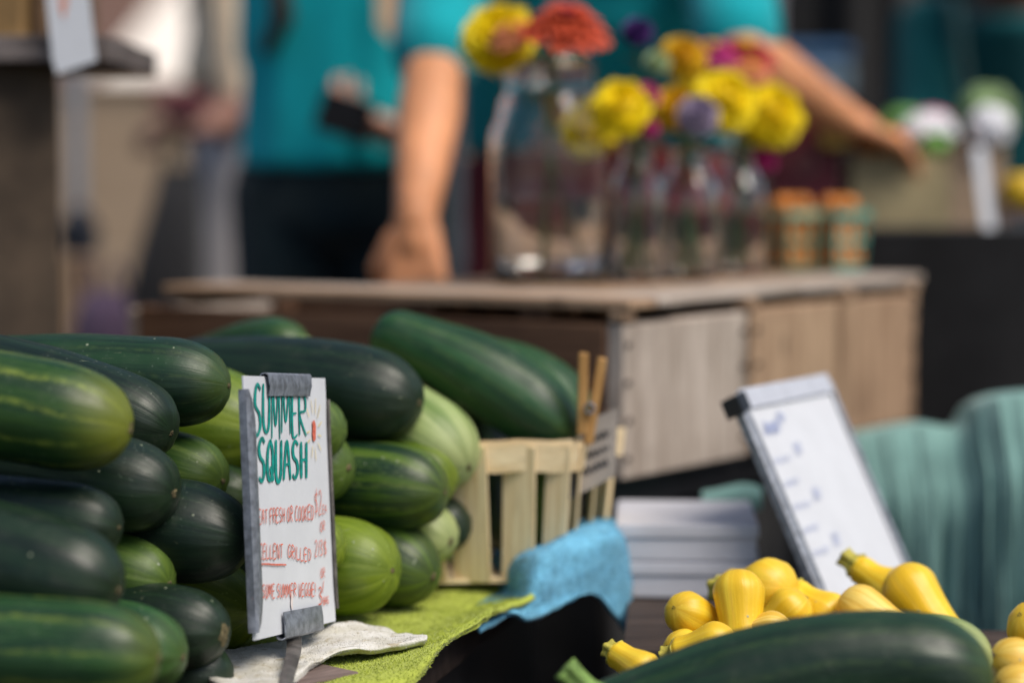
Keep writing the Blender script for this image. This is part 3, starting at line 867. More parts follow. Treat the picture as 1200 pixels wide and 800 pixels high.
def write(bm, sh, text, p0, p1, h0, h1, wd, gap=0.18, curve=True, chisel=None, taper=0.35, widths={}):
    """hand lettering between image points p0 and p1 (top line), letter heights h0..h1 in photo pixels"""
    wt = [widths.get(c, 0.55 if c in ' ' else (0.35 if c in 'I!/' else (1.25 if c in 'MW' else 1.0))) for c in text]
    tot = sum(wt)
    acc = 0
    for c, k in zip(text, wt):
        s0 = acc / tot; s1 = (acc + k * (1 - gap)) / tot
        acc += k
        jy = random.uniform(-0.03, 0.03)
        jh = random.uniform(-0.05, 0.06)
        for st in GLYPH[c]:
            pp = []
            for (gx, gy) in st:
                s = lerp(s0, s1, gx + random.uniform(-.04, .04))
                x = lerp(p0[0], p1[0], s); y0 = lerp(p0[1], p1[1], s); h = lerp(h0, h1, s)
                pp.append(sh.uv(x, y0 + h * (jy + gy * (1 + jh))))
            ribbon(bm, sh, catmull(pp) if curve else pp, wd * (0.6 if (chisel and c == 'M') else 0.85 if (chisel and c in 'ERA') else 1.0), taper, chisel)

def extr(sh, poly, d0, d1):
    """extruded polygon of (u, v) points between offsets d0 and d1 from the sheet's face"""
    bm = bmesh.new()
    lo = [bm.verts.new(sh.at(u, v, d0)) for u, v in poly]
    hi = [bm.verts.new(sh.at(u, v, d1)) for u, v in poly]
    n = len(poly)
    bm.faces.new(list(reversed(lo))); bm.faces.new(hi)
    for i in range(n): bm.faces.new((lo[i], lo[(i + 1) % n], hi[(i + 1) % n], hi[i]))
    return bm

S1 = Sheet(P(285, 440, 1.745), P(298, 750, 1.724), (381, 443))
base = S1.at(S1.w * 0.55, S1.h + 0.07)
card = empty('price_card', base, 'white hand-lettered SUMMER SQUASH price card in a galvanised holder in front of the pile', 'price card')
# the card itself, slightly bowed grid with thickness
bm = bmesh.new()
nu, nv = 14, 18
g = [[bm.verts.new(S1.at(S1.w * i / nu, S1.h * j / nv, -0.0012)) for j in range(nv + 1)] for i in range(nu + 1)]
g2 = [[bm.verts.new(S1.at(S1.w * i / nu, S1.h * j / nv, 0.0)) for j in range(nv + 1)] for i in range(nu + 1)]
for i in range(nu):
    for j in range(nv):
        bm.faces.new((g[i][j], g[i][j + 1], g[i + 1][j + 1], g[i + 1][j]))
        bm.faces.new((g2[i][j], g2[i + 1][j], g2[i + 1][j + 1], g2[i][j + 1]))
for i in range(nu):
    bm.faces.new((g[i][0], g[i + 1][0], g2[i + 1][0], g2[i][0])); bm.faces.new((g[i][nv], g2[i][nv], g2[i + 1][nv], g[i + 1][nv]))
for j in range(nv):
    bm.faces.new((g[0][j], g2[0][j], g2[0][j + 1], g[0][j + 1])); bm.faces.new((g[nu][j], g[nu][j + 1], g2[nu][j + 1], g2[nu][j]))
obj('card', bm, M['paper'], card)

# lettering
bm = bmesh.new()
nar = {'M': 1.1, 'S': .9, 'E': .75, 'U': 1.0}
write(bm, S1, 'SUMMER', (297, 449), (360, 461), 58, 52, 0.0043, gap=0.18, chisel=0.42, taper=0.3, widths=nar)
write(bm, S1, 'SQUASH', (302, 514), (361, 519), 50, 42, 0.0050, gap=0.22, chisel=0.42, taper=0.3)
obj('heading', bm, M['ink_teal'], card)
bm = bmesh.new()
write(bm, S1, 'GREAT FRESH OR COOKED', (294.5, 598), (367, 591), 17, 17, 0.0011)
write(bm, S1, 'EXCELLENT', (295, 637), (331, 637), 18, 16, 0.0011)
write(bm, S1, 'GRILLED', (336, 638), (364, 643), 15, 14, 0.0011)
write(bm, S1, 'AWESOME SUMMER VEGGIE!', (294.5, 685), (369, 683), 16, 15, 0.0011)
ribbon(bm, S1, [S1.uv(lerp(297, 334, i / 12), lerp(660, 661.5, i / 12) + math.sin(i) * 0.2) for i in range(13)], 0.0013, 0.2)
write(bm, S1, '$2', (367.5, 575), (376.5, 573), 27, 28, 0.0010)
write(bm, S1, 'EA', (376.5, 592), (382, 591), 10, 9, 0.0008)
write(bm, S1, 'OR', (374, 611), (380, 610), 12, 11, 0.00085)
write(bm, S1, '2/3$', (367.5, 633), (382.5, 632), 18, 18, 0.0010, gap=0.3)
write(bm, S1, 'OR', (374.5, 666), (380, 665), 11, 11, 0.00085)
write(bm, S1, '3', (371.5, 688), (377, 687), 20, 20, 0.0014)
write(bm, S1, '/', (376, 680), (379, 680), 14, 14, 0.0011)
write(bm, S1, 'BAG', (377.5, 699), (384.0, 698), 9, 8, 0.0009)
obj('price_lettering', bm, M['ink_red'], card)
# little sun: red blob and faint yellow rays
bm = bmesh.new()
ribbon(bm, S1, catmull([S1.uv(365.5, 493), S1.uv(366.8, 500), S1.uv(366.6, 510), S1.uv(367.6, 516)]), 0.0068, 0.5)
obj('sun_doodle', bm, M['ink_red'], card)
bm = bmesh.new()
for (x0, y0, x1, y1) in ((361, 489, 358, 478), (365, 484, 363, 468), (368, 486, 368.5, 466), (370.5, 490, 374, 474), (371.5, 500, 375.5, 494), (362, 505, 358, 507), (362.5, 514, 359, 519), (365, 522, 364, 536), (368, 524, 369, 540), (371, 518, 375, 528), (371.5, 509, 375, 511)):
    ribbon(bm, S1, [S1.uv(lerp(x0, x1, i / 6), lerp(y0, y1, i / 6) + random.uniform(-.4, .4)) for i in range(7)], 0.0010, 0.5)
obj('sun_rays', bm, M['ink_yellow'], card)
bm = bmesh.new()
ribbon(bm, S1, [S1.uv(340.5 + .3 * math.sin(i), lerp(694, 714, i / 8)) for i in range(9)], 0.0035, 0.6)
o = obj('faded_stain', bm, m_plain('faded_stain', (0.72, 0.64, 0.62), 0.65, 0.05, 30, 0), card)

# holder: two folded side rails, top and bottom clips, flat stake
def rail(sh, ua, ub, va, vb, name, parent, mat, ends=0.25, lip=0.0045, inner_round=True):
    """channel folded round the card's edge between ua (outer) and ub (inner)"""
    bm = bmesh.new()
    n = 24
    prof = []
    for i in range(n + 1):
        t = i / n
        e = min(t, 1 - t) * n / 3.0
        k = min(1.0, e) ** 0.5 if e < 1 else 1.0
        prof.append((lerp(va, vb, t), k))
    rows = []
    for v, k in prof:
        inner = lerp(lerp(ua, ub, ends), ub, k)
        r = [sh.at(ua, v, -0.0035), sh.at(ua, v, lip * 0.55), sh.at(lerp(ua, inner, 0.2), v, lip), sh.at(lerp(ua, inner, 0.8), v, lip * 0.8), sh.at(inner, v, 0.0024),
             sh.at(inner, v, 0.0014), sh.at(lerp(ua, inner, 0.25), v, 0.0030), sh.at(lerp(ua, inner, 0.1), v, -0.0025)]
        rows.append([bm.verts.new(p) for p in r])
    m = len(rows[0])
    for i in range(n):
        for k in range(m):
            bm.faces.new((rows[i][k], rows[i][(k + 1) % m], rows[i + 1][(k + 1) % m], rows[i + 1][k]))
    bm.faces.new(rows[0]); bm.faces.new(list(reversed(rows[-1])))
    return obj(name, bm, mat, parent, autosmooth=0.7)

u0, v0 = S1.uv(286, 455); u1, v1 = S1.uv(297.5, 738)
rail(S1, -0.0022, S1.uv(300.5, 600)[0], S1.uv(288, 456)[1], S1.uv(298, 741)[1], 'side_rail', card, M['galv'])
rail(S1, S1.w + 0.0010, S1.w - 0.0025, S1.uv(381, 468)[1], S1.uv(387, 714)[1], 'side_rail', card, M['steelstake'], lip=0.0025)

def clip(sh, x0, x1, y0, y1, name, parent, mat, hook=0.012, top=True, thick=0.0010, slant=0.0):
    ua, va = sh.uv(x0, y0); ub, _ = sh.uv(x1, y0)
    _, vb = sh.uv((x0 + x1) / 2, y1)
    bm = bmesh.new()
    # folded plate: back, fold over the edge, front tongue bulging slightly away from the card
    sgn = 1 if top else -1
    prof = [(-0.0025, 0.030), (-0.0025, 0.0), (-0.0015, -0.0012), (0.0012, -0.0014), (0.0026, -0.0002), (0.0030, (vb - va) * 0.5), (0.0022, (vb - va))] if top else \
           [(-0.0025, -0.030), (-0.0025, 0.0), (-0.0015, 0.0012), (0.0015, 0.0014), (0.0034, 0.0002), (0.0034, -(vb - va) * 0.5), (0.0024, -(vb - va))]
    v_edge = va if top else vb
    A = []
    for (d, dv) in prof:
        q = max(0.0, (d * 100)) * 0
        A.append((d, v_edge + dv))
    rows = []
    for i, (d, v) in enumerate(A):
        k = 0.0 if i < 4 else slant * (i - 3) / 3
        rows.append([bm.verts.new(sh.at(lerp(ua, ub, s) + (k if s == 0 else -k if s == 1 else 0), v, d)) for s in (0, .03, .97, 1)])
    for i in range(len(rows) - 1):
        for j in range(3):
            bm.faces.new((rows[i][j], rows[i][j + 1], rows[i + 1][j + 1], rows[i + 1][j]))
    o = obj(name, bm, mat, parent, autosmooth=0.9)
    s = o.modifiers.new('thick', 'SOLIDIFY'); s.thickness = thick; s.offset = 1
    b = o.modifiers.new('bev', 'BEVEL'); b.width = 0.0004; b.segments = 2
    return o
clip(S1, 309, 361, 440, 464, 'top_clip', card, M['galv'], slant=0.004)
clip(S1, 327, 374, 718, 741, 'bottom_clip', card, M['galv'], top=False, slant=0.004)
# stake: slightly bent flat bar going down behind the bottom clip
ub, vb = S1.uv(351, 738)
s0 = S1.at(ub, vb - 0.02, -0.006)
pts = [s0, S1.at(ub, vb + 0.004, -0.004), P(345, 766, 1.755), P(336, 800, 1.690), P(331, 840, 1.665)]
cl = catmull([tuple(p) for p in pts], 6)
bm = bmesh.new(); rows = []
for i, p in enumerate(cl):
    p = Vector(p)
    wv = (S1.u * 0.012); dv = S1.n * 0.0022
    rows.append([bm.verts.new(p + wv + dv * 0.2), bm.verts.new(p + wv * .6 + dv), bm.verts.new(p - wv * .6 + dv), bm.verts.new(p - wv + dv * 0.2), bm.verts.new(p - wv - dv), bm.verts.new(p + wv - dv)])
for i in range(len(rows) - 1):
    for k in range(6):
        bm.faces.new((rows[i][k], rows[i][(k + 1) % 6], rows[i + 1][(k + 1) % 6], rows[i + 1][k]))
bm.faces.new(rows[0]); bm.faces.new(list(reversed(rows[-1])))
obj('stake', bm, M['steelstake'], card, autosmooth=0.6)

# ---- second card, leaning among the yellow squash
S2 = Sheet(P(862, 460, 2.12), P(972, 720, 2.075), (966, 441))
c2 = empty('price_card', S2.at(S2.w / 2, S2.h), 'blurred white price card tilted in its metal holder behind the yellow squash', 'price card')
obj('card', extr(S2, [(0, 0), (S2.w, 0), (S2.w, S2.h), (0, S2.h)], -0.0015, 0), M['paper'], c2)
rail(S2, -0.012, 0.0055, 0.006, S2.h, 'side_rail', c2, M['galv'], lip=0.007)
rail(S2, S2.w + 0.0016, S2.w - 0.004, 0.006, S2.h, 'side_rail', c2, M['galv'])
obj('corner_cap', extr(S2, [(-0.0165, 0.004), (0.003, 0.001), (0.003, 0.017), (-0.0165, 0.021)], -0.010, 0.0075), M['black_plastic'], c2)
obj('top_strip', extr(S2, [(0.003, -0.002), (S2.w + 0.001, -0.002), (S2.w + 0.001, 0.0165), (0.003, 0.0165)], 0.0012, 0.0032), m_plain('pale_metal_strip', (0.55, 0.57, 0.63), 0.5, 0.08, 60, 0.1, 0.5, 0.2), c2)
bm = bmesh.new()
def squiggle(sh, u0, u1, v, h, wd, n):
    pts = []
    for i in range(n * 6 + 1):
        s = i / (n * 6)
        pts.append((lerp(u0, u1, s), v + h * (0.5 * math.sin(i * 1.05 + random.random() * .6) + random.uniform(-.12, .12))))
    ribbon(bm, sh, pts, wd, 0.3)
squiggle(S2, 0.024, 0.058, 0.038, 0.013, 0.0028, 4)
squiggle(S2, 0.060, 0.078, 0.030, 0.010, 0.0018, 3)
for k in range(5):
    v = 0.068 + 0.022 * k
    squiggle(S2, 0.016, 0.016 + random.uniform(.035, .05), v, 0.006, 0.0010, 5)
    if k % 2 == 0: squiggle(S2, 0.068, 0.086, v - 0.006, 0.012, 0.0013, 3)
obj('lettering', bm, M['ink_blue'], c2)
bm = bmesh.new(); pts = [(S2.w * 0.55, S2.h - 0.028), (S2.w * 0.62, S2.h - 0.020), (S2.w * 0.58, S2.h - 0.012)]
ribbon(bm, S2, catmull(pts), 0.010, 0.4)
obj('pink_doodle', bm, m_plain('pink_marker', (0.62, 0.36, 0.45), 0.6, 0.1, 60, 0), c2)
obj('foot', extr(S2, [(S2.w * .3, S2.h - 0.01), (S2.w * .7, S2.h - 0.01), (S2.w * .7, S2.h + 0.006), (S2.w * .3, S2.h + 0.006)], -0.02, 0.008), M['galv'], c2)

# ================================================================== TOWELS AND SACK CLOTH
def sheet_mesh(rows, thick=0.004, fluff=0.0, fluff_n=0, fl=0.004, seed=1, sub=3, wob=0.0015, lean=(0, 0, 1)):
    """cloth through a grid of world points, subdivided smoothly; fluff adds short terry loops as thin blades"""
    nj = len(rows); ni = len(rows[0])
    def interp(line, n):
        return catmull([tuple(p) for p in line], n)
    fine = [interp(r, 8) for r in rows]
    cols = list(zip(*fine))
    fine2 = [interp(c, 8) for c in cols]
    bm = bmesh.new()
    rnd = random.Random(seed)
    V = []
    for i, c in enumerate(fine2):
        line = []
        for j, p in enumerate(c):
            p = Vector(p)
            nz = mnoise.noise(p * 60 + Vector((seed, 0, 0))) * wob + mnoise.noise(p * 18) * wob * 2.0
            line.append(bm.verts.new(p + Vector((0, 0, nz))))
        V.append(line)
    top = []
    for i in range(len(V) - 1):
        for j in range(len(V[0]) - 1):
            top.append(bm.faces.new((V[i][j], V[i + 1][j], V[i + 1][j + 1], V[i][j + 1])))
    bmesh.ops.recalc_face_normals(bm, faces=bm.faces[:])
    if sum(f.normal.z for f in bm.faces) < 0:
        bmesh.ops.reverse_faces(bm, faces=bm.faces[:])
    bm.normal_update()
    blades = []
    if fluff_n:
        fs = [f for f in bm.faces]
        areas = [f.calc_area() for f in fs]
        pick = rnd.choices(fs, weights=areas, k=fluff_n)
        for f in pick:
            a, b = rnd.random(), rnd.random()
            vs = [v.co for v in f.verts]
            p = lerp(lerp(vs[0], vs[1], a), lerp(vs[3], vs[2], a), b)
            blades.append((p, f.normal.copy()))
    r = bmesh.ops.solidify(bm, geom=bm.faces[:], thickness=thick)
    ln = Vector(lean)
    for p, nrm in blades:
        t = Vector((rnd.gauss(0, 1), rnd.gauss(0, 1), rnd.gauss(0, 1))).normalized()
        d = (nrm * 1.0 + t * 0.55 + ln * 0.35).normalized() * fl * rnd.uniform(.6, 1.3)
        s = nrm.cross(t).normalized() * fl * 0.22
        p = p - nrm * 0.0004
        a = bm.verts.new(p - s); b = bm.verts.new(p + s)
        c = bm.verts.new(p + d * .6 + s * .9); e = bm.verts.new(p + d * .6 - s * .9)
        k = bm.verts.new(p + d + t * fl * .3)
        bm.faces.new((a, b, c, e)); bm.faces.new((e, c, k))
    return bm

def Pz(x, y, z):
    """the point at height z seen at photo position x, y"""
    d = ray(x, y)
    return Vector((0, 0, CAM_H)) + d * ((z - CAM_H) / d.z)

GT = 'towels lining the squash table'
rows = [
    # back edge -> front edge, left to right
    [Pz(250, 745, .588), Pz(400, 690, .588), Pz(500, 655, .588), Pz(560, 648, .590), Pz(612, 660, .592), P(632, 672, 2.03)],
    [Pz(280, 775, .586), Pz(400, 720, .586), Pz(500, 690, .586), Pz(570, 672, .588), Pz(612, 674, .589), P(626, 690, 2.01)],
    [Pz(330, 790, .584), Pz(420, 742, .584), Pz(495, 718, .584), Pz(555, 700, .585), Pz(598, 690, .585), P(612, 702, 1.99)],
    [Pz(352, 803, .582), Pz(425, 764, .583), Pz(482, 745, .583), Pz(532, 722, .583), Pz(572, 702, .583), P(592, 709, 1.965)],
    [Pz(365, 830, .578), P(432, 792, 1.735), P(490, 775, 1.765), P(530, 742, 1.84), P(566, 720, 1.90), P(582, 715, 1.945)],
    [P(372, 860, 1.68), P(436, 830, 1.70), P(484, 803, 1.735), P(520, 762, 1.81), P(556, 732, 1.875), P(573, 724, 1.93)],
]
tw = obj('towel', sheet_mesh(rows, 0.005, fluff_n=40000, fl=0.0016, seed=3, wob=0.0016), M['lime_towel'], smooth_shade=True)
tag(tw, 'fluffy lime green towel spread under the squash', 'towel', GT)
rows = [
    [Pz(470, 640, .590), Pz(560, 632, .592), P(630, 640, 2.13), P(680, 614, 2.20), P(716, 610, 2.24), P(735, 624, 2.25)],
    [Pz(480, 665, .586), Pz(550, 652, .588), P(620, 648, 2.06), P(676, 618, 2.10), P(722, 613, 2.15), P(741, 640, 2.18)],
    [Pz(500, 690, .584), Pz(560, 672, .585), P(620, 662, 2.03), P(672, 636, 2.06), P(722, 628, 2.10), P(742, 660, 2.15)],
    [Pz(530, 705, .582), Pz(580, 690, .582), P(618, 690, 2.01), P(666, 672, 2.045), P(716, 656, 2.09), P(741, 690, 2.13)],
    [Pz(540, 722, .574), P(590, 712, 1.985), P(618, 714, 1.995), P(662, 698, 2.04), P(706, 690, 2.085), P(739, 714, 2.12)],
    [P(560, 735, 1.94), P(595, 722, 1.975), P(622, 722, 1.985), P(662, 706, 2.035), P(700, 698, 2.08), P(739, 742, 2.115)],
]
tw = obj('towel', sheet_mesh(rows, 0.005, fluff_n=20000, fl=0.0016, seed=5, wob=0.0018), M['blue_towel'], smooth_shade=True)
tag(tw, 'sky blue terry towel bunched at the table corner beneath the splint basket', 'towel', GT)
# sack cloth folded with a rolled, stained edge
rows = [
    [Pz(225, 765, .592), Pz(330, 748, .592), Pz(390, 734, .594), Pz(440, 731, .594), Pz(475, 741, .594), Pz(500, 748, .593)],
    [Pz(240, 790, .591), Pz(335, 762, .592), Pz(390, 744, .595), Pz(440, 740, .596), Pz(476, 747, .596), Pz(501, 751, .595)],
    [Pz(260, 806, .590), Pz(340, 776, .592), Pz(388, 757, .596), Pz(436, 750, .597), Pz(468, 754, .596), Pz(500, 756, .594)],
    [Pz(270, 830, .588), Pz(330, 800, .590), Pz(382, 767, .594), Pz(432, 762, .594), Pz(466, 762, .592), Pz(498, 761, .590)],
    [Pz(275, 840, .583), Pz(330, 815, .584), Pz(381, 772, .588), Pz(431, 767, .589), Pz(465, 766, .588), Pz(496, 763, .587)],
]
tw = obj('sack_cloth', sheet_mesh(rows, 0.003, fluff_n=5000, fl=0.0012, seed=9, wob=0.0030), M['burlap'], smooth_shade=True)
tag(tw, 'pale stained sack cloth folded on the lime towel at the foot of the price card', 'cloth')
# weathered board under the cloths
bd = plank('board', Pz(300, 812, .579), Pz(395, 792, .579), 0.05, 0.014, Z, m_wood('weathered_board', (0.10, 0.07, 0.06), (0.24, 0.18, 0.16)), None)
tag(bd, 'rough brown board end under the sack cloth at the bottom edge', 'board')

# ================================================================== SPLINT BASKET
def basket():
    # top rim corners seen in the photo; front right corner near (672, 512)
    FR = P(672, 520, 2.085); zt = FR.z
    u = Vector((-0.985, -0.09, 0)).normalized()     # along the front, to the left
    v = Vector((0.34, 0.94, 0)).normalized()         # along the right end, away
    W, D = 0.165, 0.135
    hgt = zt - 0.594
    c = FR + u * W / 2 + v * D / 2
    b = empty('splint_basket', Vector((c.x, c.y, 0.594)), 'pale wood splint basket full of dark squash behind the pile', 'basket')
    tp = 0.86
    def pt(a, d, h):
        k = lerp(tp, 1.0, h / hgt)
        return Vector((c.x, c.y, 0.594 + h)) + u * (a * W / 2 * k) + v * (d * D / 2 * k)
    # upright splints: front, back, left, right
    def slat(a0, d0, wdt, along):
        lo = pt(a0, d0, 0.002); hi = pt(a0, d0, hgt - 0.001)
        up = (v if along == 'u' else u)
        plank('splint', lo, hi, wdt, 0.0022, up, M['splint'], b, bevel=0.0004, jitter=0.0004)
    for a, wd in ((-0.855, .0215), (-0.43, .030), (0.12, .034), (0.66, .034)):
        slat(a, -1, wd, 'u'); slat(a, 1, wd, 'u')
    for d in (-0.70, 0.0, 0.70):
        slat(-1, d, 0.030, 'v'); slat(1, d, 0.030, 'v')
    # rim bands inside and outside
    def band(k, name, h0, h1, off):
        bm = bmesh.new()
        loop = []
        cs = [(1, -1), (-1, -1), (-1, 1), (1, 1)]
        n = 10
        for q in range(4):
            p0, p1 = cs[q], cs[(q + 1) % 4]
            for i in range(n): loop.append((lerp(p0[0], p1[0], i / n), lerp(p0[1], p1[1], i / n)))
        R = []
        for (a, d) in loop:
            oo = (u * a + v * d) * off
            w = 0.0008 * math.sin(a * 9 + d * 7)
            R.append((bm.verts.new(pt(a, d, h0 + w) + oo), bm.verts.new(pt(a, d, h1 + w) + oo)))
        for i in range(len(R)):
            j = (i + 1) % len(R)
            bm.faces.new((R[i][0], R[j][0], R[j][1], R[i][1]))
        o = obj(name, bm, M['splint'], b)
        s = o.modifiers.new('thick', 'SOLIDIFY'); s.thickness = 0.0022
    band(1, 'rim_band', hgt - 0.024, hgt + 0.001, 0.0042)
    band(1, 'inner_band', hgt - 0.020, hgt + 0.003, -0.0040)
    # overlapped end of the rim band on the front and its staples
    plank('band_end', pt(0.02, -1, hgt - 0.0115) - v * 0.0066, pt(0.36, -1, hgt - 0.0115) - v * 0.0066, 0.026, 0.0018, v, M['splint'], b, bevel=0.0004, jitter=0.0003)
    bm = quad_prism([tuple(pt(a, d, 0).xy) for a, d in ((1, -1), (-1, -1), (-1, 1), (1, 1))], 0.5945, 0.598)
    obj('bottom', bm, M['splint'], b)
    return pt, u, v, hgt
bpt, bu, bv, bh = basket()

# clothespin and price slip clipped on the right rim
S3 = Sheet(P(668, 500, 2.12), P(664, 586, 2.10), (724, 478))
sl = obj('price_slip', extr(S3, [(0, 0), (S3.w, 0), (S3.w, S3.h * .92), (S3.w * .5, S3.h * .97), (0, S3.h)], -0.0006, 0.0004), m_plain('grey_card', (0.27, 0.245, 0.22), 0.8, 0.1, 60, 0.2))
tag(sl, 'small grey price slip clipped to the right side of the splint basket', 'price slip')
bm = bmesh.new()
for k in range(3):
    v = S3.h * (0.30 + 0.2 * k)
    pts = [(lerp(S3.w * .25, S3.w * .85, i / 22), v + 0.004 * math.sin(i * 1.7 + k) + random.uniform(-.001, .001)) for i in range(23)]
    ribbon(bm, S3, pts, 0.0016)
obj('lettering', bm, M['black_plastic'], sl)
cpn = empty('clothespin', P(688, 520, 2.10), 'brown wooden clothespin standing on the basket rim', 'clothespin')
for (xa, ya, xb, yb, dd) in ((684, 413, 682, 508, 0.0), (706, 419, 689, 520, 0.006)):
    a, b = P(xa, ya, 2.095 + dd), P(xb, yb, 2.095 + dd)
    plank('prong', a, b, 0.0085, 0.0095, Vector((0, -1, 0.1)), M['peg'], cpn, bevel=0.0012, jitter=0.0003)
bm = tube_bm([P(691, 478, 2.090) + Vector((0.0045 * math.cos(t * .9), -0.006 + t * 0.0005, 0.0045 * math.sin(t * .9))) for t in range(26)], 0.0009, 6)
obj('spring', bm, M['galv'], cpn, smooth_shade=True)

# ================================================================== YELLOW SQUASH
GY = 'yellow squash heaped on the right table'
def ysq(label, bulb, neck, r, mat='yellow', crook=(0, 0), nf=0.42, stem=True):
    """bulb and neck: (px, py, depth) of the round blossom end and of the narrow stem end"""
    T = P(*bulb); B = P(*neck)
    rr = px(r, bulb[2])
    ax = (T - B).normalized(); L = (T - B).length
    T2 = T + ax * rr * 0.9
    B2 = B
    Lt = (T2 - B2).length
    bend = Vector((px(crook[0], bulb[2]), 0, -px(crook[1], bulb[2])))
    y = Vector((0, 0, 1)).cross(ax).normalized() if abs(ax.z) < .95 else Vector((1, 0, 0)).cross(ax).normalized()
    z = ax.cross(y)
    bm = bmesh.new(); lay = bm.verts.layers.float_vector.new('ang')
    n, m = 30, 28; rings = []
    sd_ = random.random() * 50
    for i in range(n + 1):
        s = 0.5 - 0.5 * math.cos(math.pi * i / n)
        d = (1 - s) * Lt
        prof = lerp(nf, 1.0, smooth(0.22, 0.80, s))
        k = 1.0 * rr
        if d < k: prof *= max(0.0, 1 - (1 - d / k) ** 2.1) ** (1 / 2.1)
        if s * Lt < 0.25 * rr: prof *= 0.75 + 0.25 * (s * Lt / (0.25 * rr))
        c = B2.lerp(T2, s) + bend * (1 - s) ** 2
        ring = []
        for q in range(m):
            th = 2 * math.pi * q / m
            f = rr * prof * (1 + 0.02 * math.cos(8 * th) + 0.05 * mnoise.noise(Vector((math.cos(th) * 1.3 + sd_, math.sin(th) * 1.3, d * 40))))
            v = bm.verts.new(c + (y * math.cos(th) + z * math.sin(th)) * f); v[lay] = (math.cos(th), math.sin(th), d)
            ring.append(v)
        rings.append(ring)
    for i in range(n):
        for q in range(m):
            bm.faces.new((rings[i][q], rings[i][(q + 1) % m], rings[i + 1][(q + 1) % m], rings[i + 1][q]))
    bm.faces.new(list(reversed(rings[0]))); bm.faces.new(rings[-1])
    bmesh.ops.remove_doubles(bm, verts=bm.verts[:], dist=1e-5)
    mid = (T + B) / 2
    for v in bm.verts: v.co -= mid
    o = obj('yellow_squash', bm, M[mat], M=Matrix.Translation(mid), smooth_shade=True)
    tag(o, label, 'squash', GY)
    bb = B2 + bend
    d0 = (B2.lerp(T2, .06) + bend * .94 ** 2 - bb).normalized()
    if stem:
        sm = stem_mesh(bb - mid, d0, rr * nf * 0.72, rr * 0.6)
        obj('stem', sm, m_stem_y, o, Matrix.Translation(mid), smooth_shade=True)
    sm = scar_mesh(T2 - mid - ax * 0.001, ax, y, z, rr * 0.15, 3)
    obj('blossom_scar', sm, M['scar'], o, Matrix.Translation(mid), smooth_shade=True)
    return o
m_stem_y = m_plain('yellow_squash_stem', (0.46, 0.40, 0.06), 0.6, 0.25, 90, 0.3)
ysq('small yellow squash with knobbly neck lowest at the left of the yellow heap', (752, 784, 1.735), (720, 764, 1.755), 24, nf=.72)
ysq('yellow squash lying with its round end at the left of the heap', (804, 718, 1.86), (856, 742, 1.90), 27, nf=.68)
ysq('yellow squash flat underneath, lowest in the middle of the heap', (838, 756, 1.78), (790, 768, 1.79), 30, nf=.7)
ysq('fat yellow squash with dimpled tip at the top of the heap', (900, 690, 1.93), (852, 690, 1.97), 39, nf=.62)
ysq('crook-necked yellow squash hanging its neck down the middle of the heap', (866, 694, 1.86), (870, 758, 1.84), 31, nf=.80)
ysq('pale yellow squash low behind the big dark courgette, mid heap', (905, 740, 1.84), (850, 748, 1.85), 26, 'paleyellow', nf=.7)
ysq('yellow squash against the foot of the tilted card, knobbly stem on top', (962, 722, 1.93), (925, 694, 1.95), 38, nf=.6)
ysq('pale yellow squash slanting right below the tilted card', (1008, 714, 1.90), (1068, 748, 1.88), 31, 'paleyellow', nf=.72)
ysq('deep yellow squash with pointed stem leaning on the tilted card', (1046, 694, 1.99), (1002, 662, 2.01), 36, nf=.50, stem=True)
ysq('deep yellow squash slanting steeply at the right end of the heap', (1066, 690, 1.955), (1106, 748, 1.93), 34, nf=.82)
ysq('yellow squash at the right border above the pale ones', (1212, 735, 1.74), (1250, 770, 1.76), 34, nf=.65)
ysq('pale yellow squash lying low at the right border', (1186, 774, 1.70), (1260, 800, 1.72), 29, 'paleyellow', nf=.7)
ysq('palest yellow squash in the bottom right corner beneath the others', (1190, 806, 1.66), (1255, 830, 1.68), 29, 'paleyellow', nf=.7)
ysq('yellow squash bedded under the middle of the heap beside the tilted card', (985, 750, 1.86), (930, 760, 1.88), 32, nf=.7)
ysq('yellow squash between the fat dimpled one and the tilted card', (925, 716, 1.90), (890, 745, 1.90), 30, nf=.7)
ysq('pale yellow squash low in front of the steep one, right end of heap', (1040, 742, 1.86), (1095, 756, 1.86), 28, 'paleyellow', nf=.7)
ysq('yellow squash low at the left of the heap behind the knobbly-necked one', (800, 762, 1.83), (850, 775, 1.85), 26, nf=.7)
# ================================================================== WHITE BOXES AND TEAL CLOTH
GX = 'flat white boxes stacked behind the blue towel'
bx0 = P(725, 690, 2.17); 
yaw = math.radians(-4)
def flat_box(label, zc, h, w, d, cx, cy, yaw):
    b = empty('flat_box', (cx, cy, zc - h / 2), label, 'box', GX)
    Mx = Matrix.Translation((cx, cy, zc)) @ Matrix.Rotation(yaw, 4, 'Z')
    lidh = 0.013
    obj('tray', box_bm(w - 0.004, d - 0.004, h, 0.0015), M['whitebox'], b, Mx @ Matrix.Translation((0, 0, -0.0008)))
    bm = bmesh.new()
    add_box(bm, (0, 0, 0), (w, d, lidh))
    bmesh.ops.bevel(bm, geom=bm.edges[:], offset=0.002, segments=2, affect='EDGES')
    obj('lid', bm, M['whitebox'], b, Mx @ Matrix.Translation((0, 0, h / 2 - lidh / 2 + 0.001)))
wX = px(170, 2.13)
cx = (P(727, 650, 2.13).x + P(897, 650, 2.13).x) / 2
flat_box('lower of two flat white cardboard boxes behind the blue towel', TZ + 0.0170, 0.031, wX + 0.004, 0.17, cx, 2.215, yaw)
flat_box('upper of two flat white cardboard boxes, with the lit bare lid', TZ + 0.0170 + 0.0335, 0.031, wX, 0.165, cx - 0.001, 2.213, yaw + 0.02)

